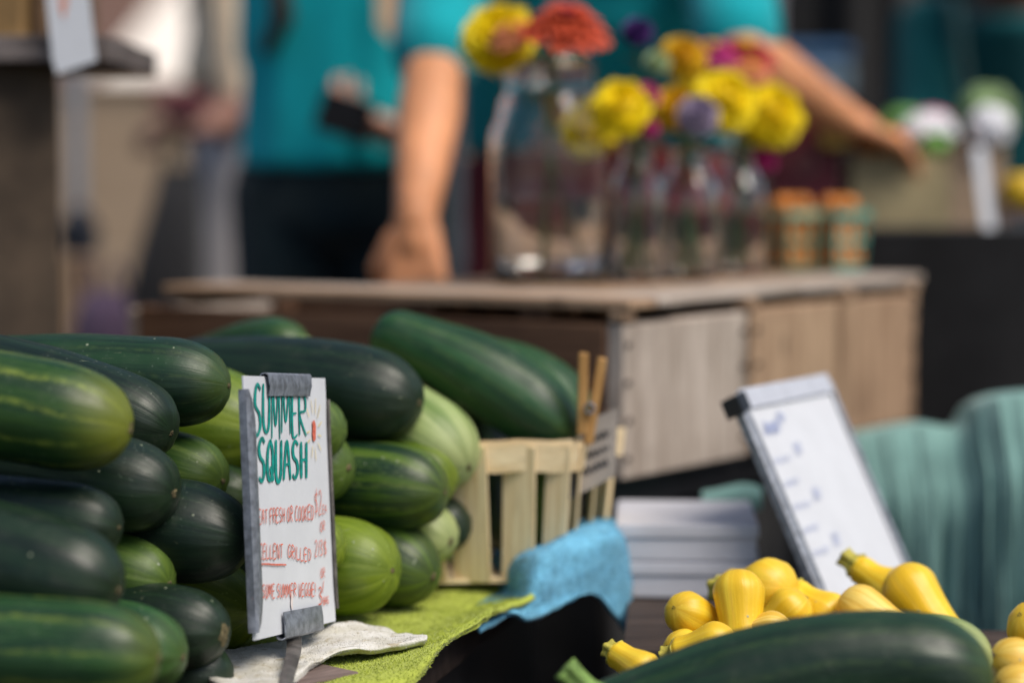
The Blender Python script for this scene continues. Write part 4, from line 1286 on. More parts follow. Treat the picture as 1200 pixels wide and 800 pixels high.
# teal tablecloth draped over a low stand at the right
def drape(name, label, top_pts, floor_z, depth, group=None):
    """cloth hanging from a ridge line (list of world points), with folds growing towards the hem"""
    ridge = catmull([tuple(p) for p in top_pts], 40)
    bm = bmesh.new(); rows = []
    nj = 26
    for i, p in enumerate(ridge):
        p = Vector(p); s = i / (len(ridge) - 1)
        line = []
        # back part lying over the top
        for k in range(6):
            t = k / 6
            line.append(bm.verts.new(p + Vector((0.02 * (1 - t), depth * (1 - t), -0.02 * (1 - t) ** 2))))
        for j in range(nj + 1):
            t = j / nj
            zz = lerp(p.z, floor_z, t)
            fold = (0.030 * (0.5 - abs(math.sin(i * 0.24 + 0.9 * math.sin(i * .11) + 0.25 * t))) + 0.014 * math.sin(i * 0.13 + 1.0) + 0.010 * (0.5 - abs(math.sin(i * 0.61 + 0.5 * math.sin(i * .07))))) * 0.75 * smooth(0.0, 0.45, t) + 0.010 * mnoise.noise(Vector((i * .05, t * 3.0, 2.0))) + 0.005 * mnoise.noise(Vector((i * .13, t * 9.0, 5.0)))
            y = p.y - 0.055 * smooth(0, 0.10, t) - 0.02 * t + fold
            zt = zz + (0.012 * (1 - smooth(0, 0.10, t)) if t < 0.1 else 0) - 0.012
            line.append(bm.verts.new(Vector((p.x + 0.010 * math.sin(i * .31) * t, y, zt))))
        rows.append(line)
    for i in range(len(rows) - 1):
        for j in range(len(rows[0]) - 1):
            bm.faces.new((rows[i][j], rows[i + 1][j], rows[i + 1][j + 1], rows[i][j + 1]))
    o = obj(name, bm, M['teal_cloth'], smooth_shade=True)
    s = o.modifiers.new('thick', 'SOLIDIFY'); s.thickness = 0.003
    tag(o, label, 'tablecloth', group)
    return o
drape('tablecloth', 'teal tablecloth hanging in deep folds behind the tilted price card',
      [P(985, 518, 2.55), P(1030, 508, 2.53), P(1080, 500, 2.51), P(1130, 505, 2.49), P(1150, 478, 2.47), P(1180, 466, 2.45), P(1240, 462, 2.43), P(1330, 470, 2.41), P(1420, 475, 2.40)], 0.05, 0.22)
st = empty('low_stand', (0.66, 2.58, 0), 'low dark stand carrying the teal tablecloth', 'stand')
obj('stand_top', box_bm(0.50, 0.16, 0.03, 0.003), M['table'], st, Matrix.Translation((0.68, 2.60, 0.635)))
for (x, y) in ((0.46, 2.54), (0.90, 2.54), (0.46, 2.66), (0.90, 2.66)):
    obj('leg', box_bm(0.03, 0.03, 0.62, 0.002), M['table'], st, Matrix.Translation((x, y, 0.31)))
# flat fold of teal cloth on top of the boxes' back
bm = sheet_mesh([[P(822, 574, 2.322), P(860, 567, 2.322), P(880, 567, 2.323), P(893, 572, 2.323)], [P(822, 583, 2.312), P(860, 580, 2.312), P(880, 580, 2.312), P(893, 583, 2.312)], [P(822, 596, 2.310), P(860, 597, 2.310), P(880, 597, 2.310), P(893, 598, 2.310)]], 0.004, wob=0.001)
o = obj('cloth', bm, M['teal_cloth'], smooth_shade=True)
tag(o, 'small fold of teal cloth hanging behind the flat white boxes', 'cloth')

# ================================================================== BLACK TABLE AT THE BACK RIGHT
BT = P(1100, 268, 3.25).z
bt = empty('draped_table', (1.1, 3.6, 0), 'table under a black cloth at the back right with a cardboard box on it', 'table')
obj('table_top', box_bm(1.6, 0.75, 0.03, 0.004), M['black_plastic'], bt, Matrix.Translation((1.15, 3.62, BT - 0.02)))
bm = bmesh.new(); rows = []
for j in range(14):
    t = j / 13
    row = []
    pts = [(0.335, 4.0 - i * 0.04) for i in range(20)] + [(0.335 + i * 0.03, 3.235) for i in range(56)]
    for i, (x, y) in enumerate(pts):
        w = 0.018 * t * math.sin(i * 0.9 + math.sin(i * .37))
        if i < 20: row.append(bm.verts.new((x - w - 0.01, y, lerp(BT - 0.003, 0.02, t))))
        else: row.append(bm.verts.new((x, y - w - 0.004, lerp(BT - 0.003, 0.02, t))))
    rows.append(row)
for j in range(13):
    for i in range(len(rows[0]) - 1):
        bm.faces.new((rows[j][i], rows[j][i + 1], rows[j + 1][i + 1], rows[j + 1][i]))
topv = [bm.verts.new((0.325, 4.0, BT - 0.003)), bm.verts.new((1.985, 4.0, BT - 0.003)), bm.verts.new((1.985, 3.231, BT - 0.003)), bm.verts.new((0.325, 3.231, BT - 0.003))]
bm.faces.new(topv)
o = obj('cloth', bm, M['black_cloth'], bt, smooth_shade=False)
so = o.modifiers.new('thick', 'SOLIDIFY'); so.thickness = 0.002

# cardboard box
def open_box(name, label, cx, cy, z0, w, d, h, yaw, mat, t=0.004, flaps=True, cat='box'):
    b = empty(name, (cx, cy, z0), label, cat)
    Mx = Matrix.Translation((cx, cy, z0)) @ Matrix.Rotation(yaw, 4, 'Z')
    bm = bmesh.new()
    add_box(bm, (0, -d / 2 + t / 2, h / 2), (w, t, h)); add_box(bm, (0, d / 2 - t / 2, h / 2), (w, t, h))
    add_box(bm, (-w / 2 + t / 2, 0, h / 2), (t, d - 2 * t - .0005, h)); add_box(bm, (w / 2 - t / 2, 0, h / 2), (t, d - 2 * t - .0005, h))
    add_box(bm, (0, 0, t / 2 + 0.0005), (w - 2 * t - .0005, d - 2 * t - .001, t))
    obj('carton', bm, mat, b, Mx)
    if flaps:
        for sx in (-1, 1):
            F_ = Mx @ Matrix.Translation((sx * (w / 2 - t / 2), 0, h + 0.0005)) @ Matrix.Rotation(sx * math.radians(58), 4, 'Y') @ Matrix.Translation((0, 0, 0.03))
            obj('flap', box_bm(t * .8, d - 0.01, 0.06, 0.0005), mat, b, F_)
    return b
xa = P(992, 220, 3.38).x; xb = P(1108, 220, 3.38).x
bh_ = P(1050, 184, 3.38).z - BT
open_box('cardboard_box', 'tan cardboard box on the black table beneath an orange squash', (xa + xb) / 2, 3.47, BT, xb - xa, 0.20, bh_, math.radians(4), M['cardtan'], flaps=False)
xa2 = P(1122, 220, 3.36).x; xb2 = P(1185, 220, 3.36).x
open_box('paper_bag', 'brown paper bag standing behind the hanging white tag', (xa2 + xb2) / 2, 3.43, BT, xb2 - xa2, 0.12, P(1150, 165, 3.36).z - BT, math.radians(-6), m_plain('brown_paper', (0.42, 0.30, 0.20), 0.85, 0.15, 60, 0.5), t=0.0015, flaps=False, cat='bag')

# small things on the black table ------------------------------------------------
def lumpy(r, sx=1, sy=1, sz=1, amp=0.12, freq=2.0, seed=0, sub=4):
    bm = bmesh.new()
    bmesh.ops.create_icosphere(bm, subdivisions=sub, radius=1.0)
    for v in bm.verts:
        n = v.co.normalized()
        k = 1 + amp * mnoise.noise(n * freq + Vector((seed, seed, 0))) + amp * 0.5 * mnoise.noise(n * freq * 2.7 + Vector((0, seed, seed)))
        v.co = Vector((n.x * r * sx * k, n.y * r * sy * k, n.z * r * sz * k))
    return bm

def crumpled(r, sx, sy, sz, seed):
    bm = bmesh.new()
    bmesh.ops.create_icosphere(bm, subdivisions=5, radius=1.0)
    for v in bm.verts:
        n = v.co.normalized()
        k = 1.0
        for o_, f in ((0.16, 2.2), (0.10, 5.0), (0.06, 10.0)):
            k += o_ * (1 - 2 * abs(mnoise.noise(n * f + Vector((seed, 0, seed)))))
        v.co = Vector((n.x * r * sx * k, n.y * r * sy * k, n.z * r * sz * k)) * 0.85
    return bm

BOXTOP = P(1050, 184, 3.38).z
def place(name, label, cat, bm, mat, x, y, Y, group=None):
    o = obj(name, bm, mat, M=Matrix.Translation(P(x, y, Y)), smooth_shade=True)
    return tag(o, label, cat, group)

def ribbed(r, h, ribs, amp):
    prof = []
    for i in range(15):
        a = math.pi * i / 14
        prof.append((r * max(0, math.sin(a)) ** 0.8, -math.cos(a) * h / 2 + 0.18 * h * math.exp(-((math.sin(a)) / 0.35) ** 2) * (1 if a < 1.5 else -1)))
    return lathe_bm(prof, 48, lambda th, rr, z: (rr * (1 + amp * math.cos(ribs * th)), z))
o = place('orange_squash', 'orange ribbed squash under the reaching hand on the cardboard box', 'squash', ribbed(0.037, 0.046, 9, 0.05), M['orange_veg'], 1032, 167, 3.42)
bm = tube_bm([Vector((0, 0, 0.012)), Vector((0.002, 0, 0.022)), Vector((0.008, 0, 0.030))], [0.006, 0.005, 0.006], 8)
obj('stem', bm, M['stem'], o, Matrix.Translation(P(1032, 167, 3.42)), smooth_shade=True)
def produce_bag(label, x, y, Y, r, sx, sz, seed, group='white bags of produce'):
    b = place('produce_bag', label, 'bag', crumpled(r, sx, 0.8, sz, seed), M['plasticbag'], x, y, Y, group)
    return b
produce_bag('crumpled white plastic bag beside the orange squash', 1088, 158, 3.46, 0.036, 1.15, .85, 3)
produce_bag('crumpled white plastic bag in front of the pale cabbage', 1160, 150, 3.36, 0.030, 1.0, 1.0, 8)
def leafy(name, label, cat, x, y, Y, r, mat, nleaf, seed):
    """head of overlapping curved leaves"""
    rnd = random.Random(seed)
    bm = lumpy(r * .86, 1, 1, .92, .08, 2, seed, 3)
    for i in range(nleaf):
        th = rnd.random() * 6.28; el = rnd.uniform(-.2, 1.2)
        c = Vector((math.cos(th) * math.cos(el), math.sin(th) * math.cos(el), math.sin(el)))
        t1 = Vector((0, 0, 1)).cross(c).normalized(); t2 = c.cross(t1)
        g = [[None] * 6 for _ in range(6)]
        for a in range(6):
            for b in range(6):
                u_, w_ = (a - 2.5) / 2.5, (b - 2.5) / 2.5
                q = (c + (t1 * u_ * .55 + t2 * w_ * .6)).normalized()
                k = r * (0.90 + 0.10 * (u_ * u_ + w_ * w_) + 0.03 * math.sin(u_ * 9 + w_ * 7 + i))
                g[a][b] = bm.verts.new(q * k)
        for a in range(5):
            for b in range(5):
                bm.faces.new((g[a][b], g[a + 1][b], g[a + 1][b + 1], g[a][b + 1]))
    return place(name, label, cat, bm, mat, x, y, Y)
leafy('cabbage', 'pale green cabbage heaped at the back right of the black table', 'cabbage', 1158, 134, 3.50, 0.041, M['cabbage'], 16, 4)
leafy('lettuce', 'bright green lettuce below the white plastic bag', 'lettuce', 1098, 174, 3.40, 0.024, M['lettuce'], 14, 8)
place('radish_bunch', 'pink radish bunch poking out behind the white plastic bag', 'radish', lumpy(.018, 1.5, 1, .8, .3, 3, 2, 3), M['pink_veg'], 1092, 140, 3.50)
place('lettuce', 'sprig of green lettuce leaves behind the pink radish bunch', 'lettuce', lumpy(.020, 1.6, 1, .7, .4, 4, 6, 3), M['lettuce'], 1062, 138, 3.54)
o = place('gold_squash', 'glossy pale gold squash between the maroon box and the cardboard box', 'squash', ribbed(0.024, 0.042, 7, 0.03), M['gold'], 979, 160, 3.36)
bm = tube_bm([Vector((0, 0, 0.012)), Vector((0.002, 0, 0.026))], [0.005, 0.006], 8)
obj('stem', bm, M['stem'], o, Matrix.Translation(P(979, 160, 3.36)), smooth_shade=True)
o = place('yellow_squash_fruit', 'round yellow squash at the right border of the black table', 'squash', ribbed(0.030, 0.058, 6, 0.02), M['yellow'], 1200, 224, 3.36)
# white tag strip hanging from the paper bag
S4 = Sheet(P(1140, 172, 3.30), P(1148, 316, 3.27), (1155, 172))
hw = S4.w
poly = [(0, 0), (hw, 0), (hw * 1.25, S4.h * .5), (hw * 1.75, S4.h * .99), (hw * .75, S4.h * 1.02), (hw * .3, S4.h * .5)]
tgs = obj('paper_tag', extr(S4, poly, -0.0006, 0.0006), M['paper'])
tag(tgs, 'long white paper tag hanging in front of the brown paper bag', 'tag')
# maroon box with a faint print
xm0, xm1 = P(905, 200, 3.36).x, P(986, 200, 3.36).x
zt_ = P(945, 143, 3.36).z
mb = empty('maroon_box', ((xm0 + xm1) / 2, 3.40, BT), 'maroon carton with a faint pale print behind the green berry pints', 'box')
hh = zt_ - BT
obj('carton', box_bm(xm1 - xm0, 0.07, hh, 0.002), M['maroon_box'], mb, Matrix.Translation(((xm0 + xm1) / 2, 3.40, BT + hh / 2)))
obj('carton_lid', box_bm(xm1 - xm0 + .004, 0.074, 0.012, 0.002), M['maroon_box'], mb, Matrix.Translation(((xm0 + xm1) / 2, 3.40, BT + hh + 0.0065)))
bm = bmesh.new()
bmesh.ops.create_circle(bm, segments=28, radius=0.015, cap_ends=False)
outer = bm.verts[:]
inner = [bm.verts.new(v.co * 0.72) for v in outer]
n_ = len(outer)
for i in range(n_): bm.faces.new((outer[i], outer[(i + 1) % n_], inner[(i + 1) % n_], inner[i]))
for s_ in range(5):
    a = 2 * math.pi * s_ / 5
    pp = [bm.verts.new(Vector((math.cos(a + k) * rr, math.sin(a + k) * rr, 0))) for k, rr in ((-.3, .003), (0, .010), (.3, .003))]
    bm.faces.new(pp + [bm.verts.new((0, 0, 0))])
obj('print', bm, M['emblem'], mb, Matrix.Translation((P(945, 192, 3.36).x, 3.40 - 0.0357, P(945, 192, 3.36).z)) @ Matrix.Rotation(math.pi / 2, 4, 'X'))

# ================================================================== BERRY PINTS
def pint(label, x, y, w, h, yaw, mat, seed, rim=None):
    base = Pz(x, y, LTOP)
    b = empty('berry_pint', base, label, 'pint basket', 'green berry pints on the crate lid')
    Mx = Matrix.Translation(base) @ Matrix.Rotation(yaw, 4, 'Z')
    def pt(a, d, t):
        k = lerp(0.80, 1.0, t) * w / 2
        return Vector((a * k, d * k, t * h))
    bm = bmesh.new()
    cs = [(1, -1), (1, 1), (-1, 1), (-1, -1)]
    loop = []
    for q in range(4):
        for i in range(12):
            loop.append((lerp(cs[q][0], cs[(q + 1) % 4][0], i / 12), lerp(cs[q][1], cs[(q + 1) % 4][1], i / 12), (i % 4) in (0, 1)))
    for i in range(len(loop)):                       # upright ribs with gaps between them
        k = (i + 1) % len(loop)
        if not (loop[i][2] and loop[k][2]): continue
        (a_, d_, _), (b_, e_, _) = loop[i], loop[k]
        vs = [[bm.verts.new(pt(q * f, w_ * f, t)) for (q, w_) in ((a_, d_), (b_, e_)) for f in (1.0, .965)] for t in (0.03, .5, .97)]
        for r0, r1 in zip(vs[:-1], vs[1:]):
            for m, n_ in ((0, 2), (2, 3), (3, 1), (1, 0)): bm.faces.new((r0[m], r0[n_], r1[n_], r1[m]))
    for t0, t1 in ((0.03, .12), (.46, .54)):          # bands tying the ribs together
        vs = [[bm.verts.new(pt(q * f, w_ * f, t)) for f, t in ((.995, t0), (.995, t1), (.96, t1), (.96, t0))] for (q, w_, _) in loop]
        for i in range(len(vs)):
            k = (i + 1) % len(vs)
            for c in range(4): bm.faces.new((vs[i][c], vs[i][(c + 1) % 4], vs[k][(c + 1) % 4], vs[k][c]))
    bm.faces.new([bm.verts.new(pt(q, w_, .035)) for q, w_ in ((-1, -1), (1, -1), (1, 1), (-1, 1))])
    obj('pint_wall', bm, mat, b, Mx)
    bm = bmesh.new(); R = []
    for (a, d, rr) in loop:
        R.append([bm.verts.new(pt(a * f, d * f, t)) for f, t in ((1.03, .86), (1.05, 1.0), (.965, 1.0), (.965, .86))])
    for i in range(len(R)):
        k = (i + 1) % len(R)
        for c in range(4): bm.faces.new((R[i][c], R[i][(c + 1) % 4], R[k][(c + 1) % 4], R[k][c]))
    obj('rim', bm, rim or mat, b, Mx)
    # fruit
    rnd = random.Random(seed)
    r = 0.0125
    for a in (-0.55, 0.0, 0.55):
        for d in (-0.55, 0.0, 0.55):
            for lv in ((0, 1, 2, 3) if (a == 0 or d == 0) else (0, 2, 3)):
                p = Mx @ Vector((a * w * (.5, .5, .40, .44)[lv] + rnd.uniform(-.001, .001), d * w * (.5, .5, .40, .44)[lv] + rnd.uniform(-.001, .001), h * (0.86, 1.08, .24, .55)[lv]))
                fruit(p, rnd, r)
TOM = []
def fruit(p, rnd, r):
    Mr = Matrix.Translation(p) @ Matrix.Rotation(rnd.uniform(0, 6), 4, 'Z') @ Matrix.Rotation(rnd.uniform(-.9, .9), 4, 'X')
    if not TOM:
        prof = [(0, -r)] + [(r * math.sin(a), -r * math.cos(a) * .96) for a in [math.pi * i / 12 for i in range(1, 11)]] + [(r * .25, r * .90), (0, r * .80)]
        o = obj('cherry_tomato', lathe_bm(prof, 18), M['tomato'], M=Mr, smooth_shade=True)
        bm = bmesh.new()
        for k in range(5):
            a = 2 * math.pi * k / 5
            v = [bm.verts.new(Vector((math.cos(a + da) * rr, math.sin(a + da) * rr, zz))) for da, rr, zz in ((-.5, r * .12, r * .84), (0, r * .62, r * .96), (.5, r * .12, r * .84), (0, r * .3, r * .98))]
            bm.faces.new((v[0], v[1], v[3])); bm.faces.new((v[1], v[2], v[3]))
        obj('calyx', bm, M['leaf'], o, Mr)
        tag(o, 'small orange cherry tomato heaped in a green berry pint', 'tomato', 'cherry tomatoes in the berry pints')
        TOM.append(o)
    else:
        s = TOM[0]
        o = s.copy(); COL.objects.link(o); o.matrix_basis = Mr
        for ch in s.children:
            c = ch.copy(); COL.objects.link(c); c.parent = o
        TOM.append(o)
pint('berry pint of orange cherry tomatoes nearer the flower jars', 928, 318, px(62, 2.90), px(76, 2.90), 0.55, m_plain('dull_green_pint', (0.13, 0.22, 0.14), 0.6, 0.25, 60, 0.15), 2, m_plain('pale_green_rim', (0.30, 0.40, 0.26), 0.6, 0.2, 60, .1))
pint('sea-green berry pint with upright ribs at the right end of the crate lid', 983, 318, px(52, 2.96), px(74, 2.96), 0.55, M['pint'], 5)

# ================================================================== JARS OF FLOWERS
GJ = 'clear glass jars of cut flowers on the crate lid'
def jar(label, x, y, rpx, top_y, neck=0.62, shoulder=0.70, water=0.5):
    base = Pz(x, y, LTOP)
    Y = base.y
    R = px(rpx, Y); H = px(y + 4 - top_y, Y)
    b = empty('flower_jar', base, label, 'jar', GJ)
    rn = R * neck
    out = [(0, 0.0), (R * .80, 0.0), (R * .95, 0.004), (R, 0.012), (R * 1.0, H * shoulder - R * .25), (R * .97, H * shoulder), (R * .86, H * (shoulder + .06)), (rn * 1.12, H * (shoulder + .13)), (rn, H * (shoulder + .16)),
           (rn, H * .91), (rn * 1.06, H * .918), (rn * 1.06, H * .93), (rn, H * .94), (rn * 1.06, H * .955), (rn * 1.06, H * .968), (rn, H * .98), (rn * 1.02, H)]
    w = 0.0028
    inn = [(rn - w, H), (rn - w, H * (shoulder + .165)), (rn * 1.10 - w, H * (shoulder + .13)), (R * .86 - w, H * (shoulder + .055)), (R * .97 - w, H * shoulder - .002), (R - w, H * shoulder - R * .25), (R - w, 0.014), (R * .9 - w, 0.008), (0, 0.007)]
    o = obj('jar_glass', lathe_bm(out + inn, 48), M['glass'], b, Matrix.Translation(base), smooth_shade=True)
    wl = H * water
    wr = R - w - 0.0004
    wp = [(0, 0.0075), (R * .88 - w, 0.0085), (wr, 0.0145), (wr, wl), (0, wl)]
    obj('water', lathe_bm(wp, 48), M['water'], b, Matrix.Translation(base), smooth_shade=False)
    return dict(base=base, R=R, H=H, rn=rn, Y=Y)

def marigold_bm(r, n=190, seed=0, flat=0.78, ruffle=0.5):
    rnd = random.Random(seed)
    bm = bmesh.new()
    rr = bmesh.ops.create_icosphere(bm, subdivisions=2, radius=r * 0.80)
    for v in rr['verts']: v.co.z *= flat
    ga = math.pi * (3 - 5 ** .5)
    for i in range(n):
        z = 1 - 1.65 * (i + .5) / n
        q = math.sqrt(max(0, 1 - z * z)); th = ga * i
        d = Vector((math.cos(th) * q, math.sin(th) * q, z)).normalized()
        t1 = Vector((0, 0, 1)).cross(d)
        t1 = t1.normalized() if t1.length > 1e-3 else Vector((1, 0, 0))
        t1 = (t1 + Vector((rnd.gauss(0, .3), rnd.gauss(0, .3), rnd.gauss(0, .3)))).normalized()
        t2 = d.cross(t1).normalized()
        L = r * rnd.uniform(.9, 1.08); wd = r * rnd.uniform(.16, .24)
        vs = []
        for k, (s, ww, cl) in enumerate(((.45, .35, 0), (.8, .9, .0), (1.0, 1.1, .10))):
            row = []
            for e in (-1, 0, 1):
                p = d * L * s + t1 * wd * ww * e + t2 * (wd * (cl + ruffle * .35 * (abs(e) + rnd.uniform(-.3, .3)) * s))
                p.z *= flat
                row.append(bm.verts.new(p))
            vs.append(row)
        for k in range(2):
            for e in range(2):
                bm.faces.new((vs[k][e], vs[k][e + 1], vs[k + 1][e + 1], vs[k + 1][e]))
    return bm

def zinnia_bm(r, rings=4, n0=11, seed=0, dome=0.32):
    rnd = random.Random(seed)
    bm = bmesh.new()
    for q in range(rings):
        t = q / rings
        R = r * (1 - 0.19 * q); z0 = r * dome * t
        n = n0 + 3 * (rings - q)
        for i in range(n):
            th = 2 * math.pi * (i + .5 * (q % 2)) / n + rnd.uniform(-.06, .06)
            d = Vector((math.cos(th), math.sin(th), 0)); s = Vector((-math.sin(th), math.cos(th), 0))
            tilt = 0.10 + 0.16 * q + rnd.uniform(-.08, .08)
            vs = []
            for k, (u_, ww) in enumerate(((.12, .35), (.55, .95), (.88, 1.0), (1.0, .5))):
                row = []
                for e in (-1, 0, 1):
                    p = d * R * u_ + s * (R * 2.3 / n * 1.35 * ww * e) + Vector((0, 0, z0 + R * u_ * tilt - R * .28 * u_ ** 3 + abs(e) * R * .05))
                    row.append(bm.verts.new(p))
                vs.append(row)
            for k in range(3):
                for e in range(2): bm.faces.new((vs[k][e], vs[k][e + 1], vs[k + 1][e + 1], vs[k + 1][e]))
    return bm

def flower(label, cat, kind, x, y, Y, rpx, mat, j, tilt=(0.2, 0.0), foot=(0, 0), leaves=4, centre=None, **kw):
    r = px(rpx, Y)
    c = P(x, y, Y)
    fl = empty(cat.replace(' ', '_'), c, label, cat, 'cut flowers in the glass jars')
    sd_ = int(x + y)
    bm = marigold_bm(r, seed=sd_, **kw) if kind == 'pom' else zinnia_bm(r, seed=sd_, **kw)
    Mx = Matrix.Translation(c) @ Matrix.Rotation(tilt[0], 4, 'X') @ Matrix.Rotation(tilt[1], 4, 'Y')
    obj('bloom', bm, M[mat], fl, Mx, smooth_shade=True)
    if centre:
        obj('flower_centre', marigold_bm(r * .3, 60, sd_), M[centre], fl, Mx @ Matrix.Translation((0, 0, r * .30)), smooth_shade=True)
    mouth = j['base'] + Vector((foot[0] * j['rn'] * .55, foot[1] * j['rn'] * .5, j['H'] * .97))
    foot_p = j['base'] + Vector((-foot[0] * j['R'] * .6, -foot[1] * j['R'] * .5, 0.012))
    down = Mx.to_3x3() @ Vector((0, 0, -1))
    start = c + down * r * (.25 if kind == 'pom' else .05)
    if start.z < mouth.z + 0.01:
        pts = [start, start + Vector((0, 0, -.0)) + (mouth - start) * .35 + Vector((0, 0, .02)), mouth + Vector((0, 0, .012)), mouth - Vector((0, 0, .03)), foot_p]
    else:
        pts = [start, start.lerp(mouth, .45) + down * .006, mouth, mouth.lerp(foot_p, .5), foot_p]
    line = [Vector(p) for p in catmull([tuple(p) for p in pts], 7)]
    obj('stem', tube_bm(line, [0.0019] * len(line), 8), M['leaf'], fl, smooth_shade=True)
    rnd = random.Random(sd_)
    for k in range(leaves):
        q = line[min(len(line) - 1, 4 + 5 * k)]
        a = rnd.random() * 6.28
        d = Vector((math.cos(a), math.sin(a), .5)).normalized(); s = Vector((-math.sin(a), math.cos(a), 0))
        L = r * rnd.uniform(.8, 1.3)
        bm = bmesh.new(); rows = []
        for i in range(7):
            t = i / 6; ww = L * .22 * math.sin(math.pi * min(1, t * .95 + .03))
            p = q + d * L * t + Vector((0, 0, -L * .35 * t * t))
            rows.append([bm.verts.new(p + s * ww + Vector((0, 0, ww * .4))), bm.verts.new(p), bm.verts.new(p - s * ww + Vector((0, 0, ww * .4)))])
        for i in range(6):
            for e in range(2): bm.faces.new((rows[i][e], rows[i][e + 1], rows[i + 1][e + 1], rows[i + 1][e]))
        obj('leaf', bm, M['leaf'], fl, smooth_shade=True)
    return fl

j1 = jar('big wide glass jar with a ridged neck, largest of the row, partly filled', 644, 331, 70, 74, neck=.74, shoulder=.68, water=.37)
j2 = j1
j3 = jar('shorter glass jar just right of the biggest one', 746, 331, 31, 160, neck=.60, shoulder=.66, water=.55)
j4 = jar('middle-sized glass jar beneath the yellow and lilac flowers', 806, 328, 36, 172, neck=.60, shoulder=.66, water=.5)
j5 = jar('rightmost glass jar in the row beside the berry pints', 866, 322, 31, 178, neck=.60, shoulder=.66, water=.5)
flower('yellow marigold pompom highest at the left of the jars', 'marigold', 'pom', 584, 46, 2.66, 42, 'petal_yellow', j1, (1.00, -.3), (-.7, -.4))
flower('peach zinnia half hidden by the orange-red one', 'zinnia', 'zin', 602, 42, 2.62, 32, 'petal_peach', j1, (.45, -.2), (.2, .4), centre='petal_deep')
flower('big orange-red zinnia above the biggest jar', 'zinnia', 'zin', 664, 36, 2.57, 55, 'petal_red', j2, (.38, .1), (.1, -.2), centre='petal_crimson', dome=.42)
flower('yellow marigold showing behind the biggest jar', 'marigold', 'pom', 690, 152, 2.72, 34, 'petal_yellow', j3, (1.00, -.4), (-.6, .3), leaves=1)
flower('yellow marigold between the biggest jar and the purple flower', 'marigold', 'pom', 728, 128, 2.60, 34, 'petal_yellow', j3, (1.10, -.1), (-.2, -.5))
flower('small dark purple flower standing above the others', 'globe flower', 'pom', 747, 38, 2.64, 18, 'petal_purple', j3, (0.70, 0), (.2, .1))
flower('small pink flower beside the yellow marigold, upper of two', 'globe flower', 'pom', 758, 112, 2.62, 15, 'petal_magenta', j3, (0.90, .2), (.5, -.1), leaves=1)
flower('small pink flower beside the yellow marigold, lower of two', 'globe flower', 'pom', 760, 150, 2.60, 12, 'petal_magenta', j3, (1.00, .3), (.7, -.4), leaves=1)
flower('cream filler blossom behind the purple flower', 'filler blossom', 'pom', 770, 74, 2.72, 15, 'petal_white', j3, (0.60, .1), (.3, .6), leaves=3)
flower('deep yellow marigold standing upright in the middle of the bunch', 'marigold', 'pom', 800, 68, 2.74, 27, 'petal_deep', j4, (0.80, 0), (-.3, .5))
flower('deep yellow marigold drooping beside the lilac flower', 'marigold', 'pom', 790, 128, 2.72, 27, 'petal_deep', j4, (1.15, -.3), (-.6, .1), leaves=1)
flower('fuzzy lilac flower hanging low in front of the jars', 'globe flower', 'pom', 818, 136, 2.64, 24, 'petal_lilac', j4, (1.15, 0), (.1, -.5), leaves=1)
flower('large yellow marigold second from the right', 'marigold', 'pom', 848, 120, 2.70, 37, 'petal_yellow', j4, (1.10, .2), (.5, -.3))
flower('magenta zinnia above the large yellow marigolds', 'zinnia', 'zin', 834, 64, 2.80, 32, 'petal_magenta', j4, (.35, 0), (.3, .4), centre='petal_deep')
flower('crimson zinnia at the top right of the bunch', 'zinnia', 'zin', 872, 66, 2.84, 42, 'petal_crimson', j5, (.35, .1), (.0, .3), centre='petal_deep')
flower('large yellow marigold farthest right in the bunch', 'marigold', 'pom', 903, 136, 2.78, 38, 'petal_yellow', j5, (1.10, .35), (.6, -.3))
flower('small magenta flower hanging lowest at the right', 'globe flower', 'pom', 896, 188, 2.78, 15, 'petal_magenta', j5, (1.15, .5), (.7, -.5), leaves=1)
flower('round yellow marigold packed between the lilac flower and the largest marigolds', 'marigold', 'pom', 868, 108, 2.80, 30, 'petal_yellow', j5, (1.0, .1), (-.4, .4))
flower('yellow marigold in shade behind the lilac flower', 'marigold', 'pom', 818, 98, 2.80, 26, 'petal_yellow', j4, (.9, .1), (-.1, .6))
flower('half-open peach zinnia low between the marigolds', 'zinnia', 'zin', 880, 84, 2.78, 24, 'petal_peach', j5, (.5, .1), (.2, .1), centre='petal_deep')
flower('tiny cream blossom sprig between the marigolds', 'filler blossom', 'pom', 872, 168, 2.80, 9, 'petal_white', j5, (1.10, 0), (-.1, -.5), leaves=2)

# ================================================================== LEFT: STACKED CARTONS AND TRAY
xr = P(66, 200, 2.52).x
zt = P(30, 74, 2.5).z
GC = 'brown cartons stacked at the left'
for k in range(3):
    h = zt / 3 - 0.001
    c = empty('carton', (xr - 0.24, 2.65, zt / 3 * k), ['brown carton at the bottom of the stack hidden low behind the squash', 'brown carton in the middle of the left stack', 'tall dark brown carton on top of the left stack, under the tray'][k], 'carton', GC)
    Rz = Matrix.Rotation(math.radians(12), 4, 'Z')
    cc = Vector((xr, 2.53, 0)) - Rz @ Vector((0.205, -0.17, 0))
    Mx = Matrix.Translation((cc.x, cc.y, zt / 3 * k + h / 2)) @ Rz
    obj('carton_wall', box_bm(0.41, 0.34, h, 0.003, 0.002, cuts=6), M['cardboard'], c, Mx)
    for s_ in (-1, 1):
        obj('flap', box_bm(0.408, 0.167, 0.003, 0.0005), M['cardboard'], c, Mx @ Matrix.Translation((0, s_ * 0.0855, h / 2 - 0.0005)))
    obj('packing_tape', box_bm(0.4135, 0.05, 0.0012), m_plain('packing_tape', (0.20, 0.14, 0.085), 0.3, 0.1, 30, 0.05) if k == 0 else bpy.data.materials['packing_tape'], c, Mx @ Matrix.Translation((0, 0, h / 2 + 0.0016)))
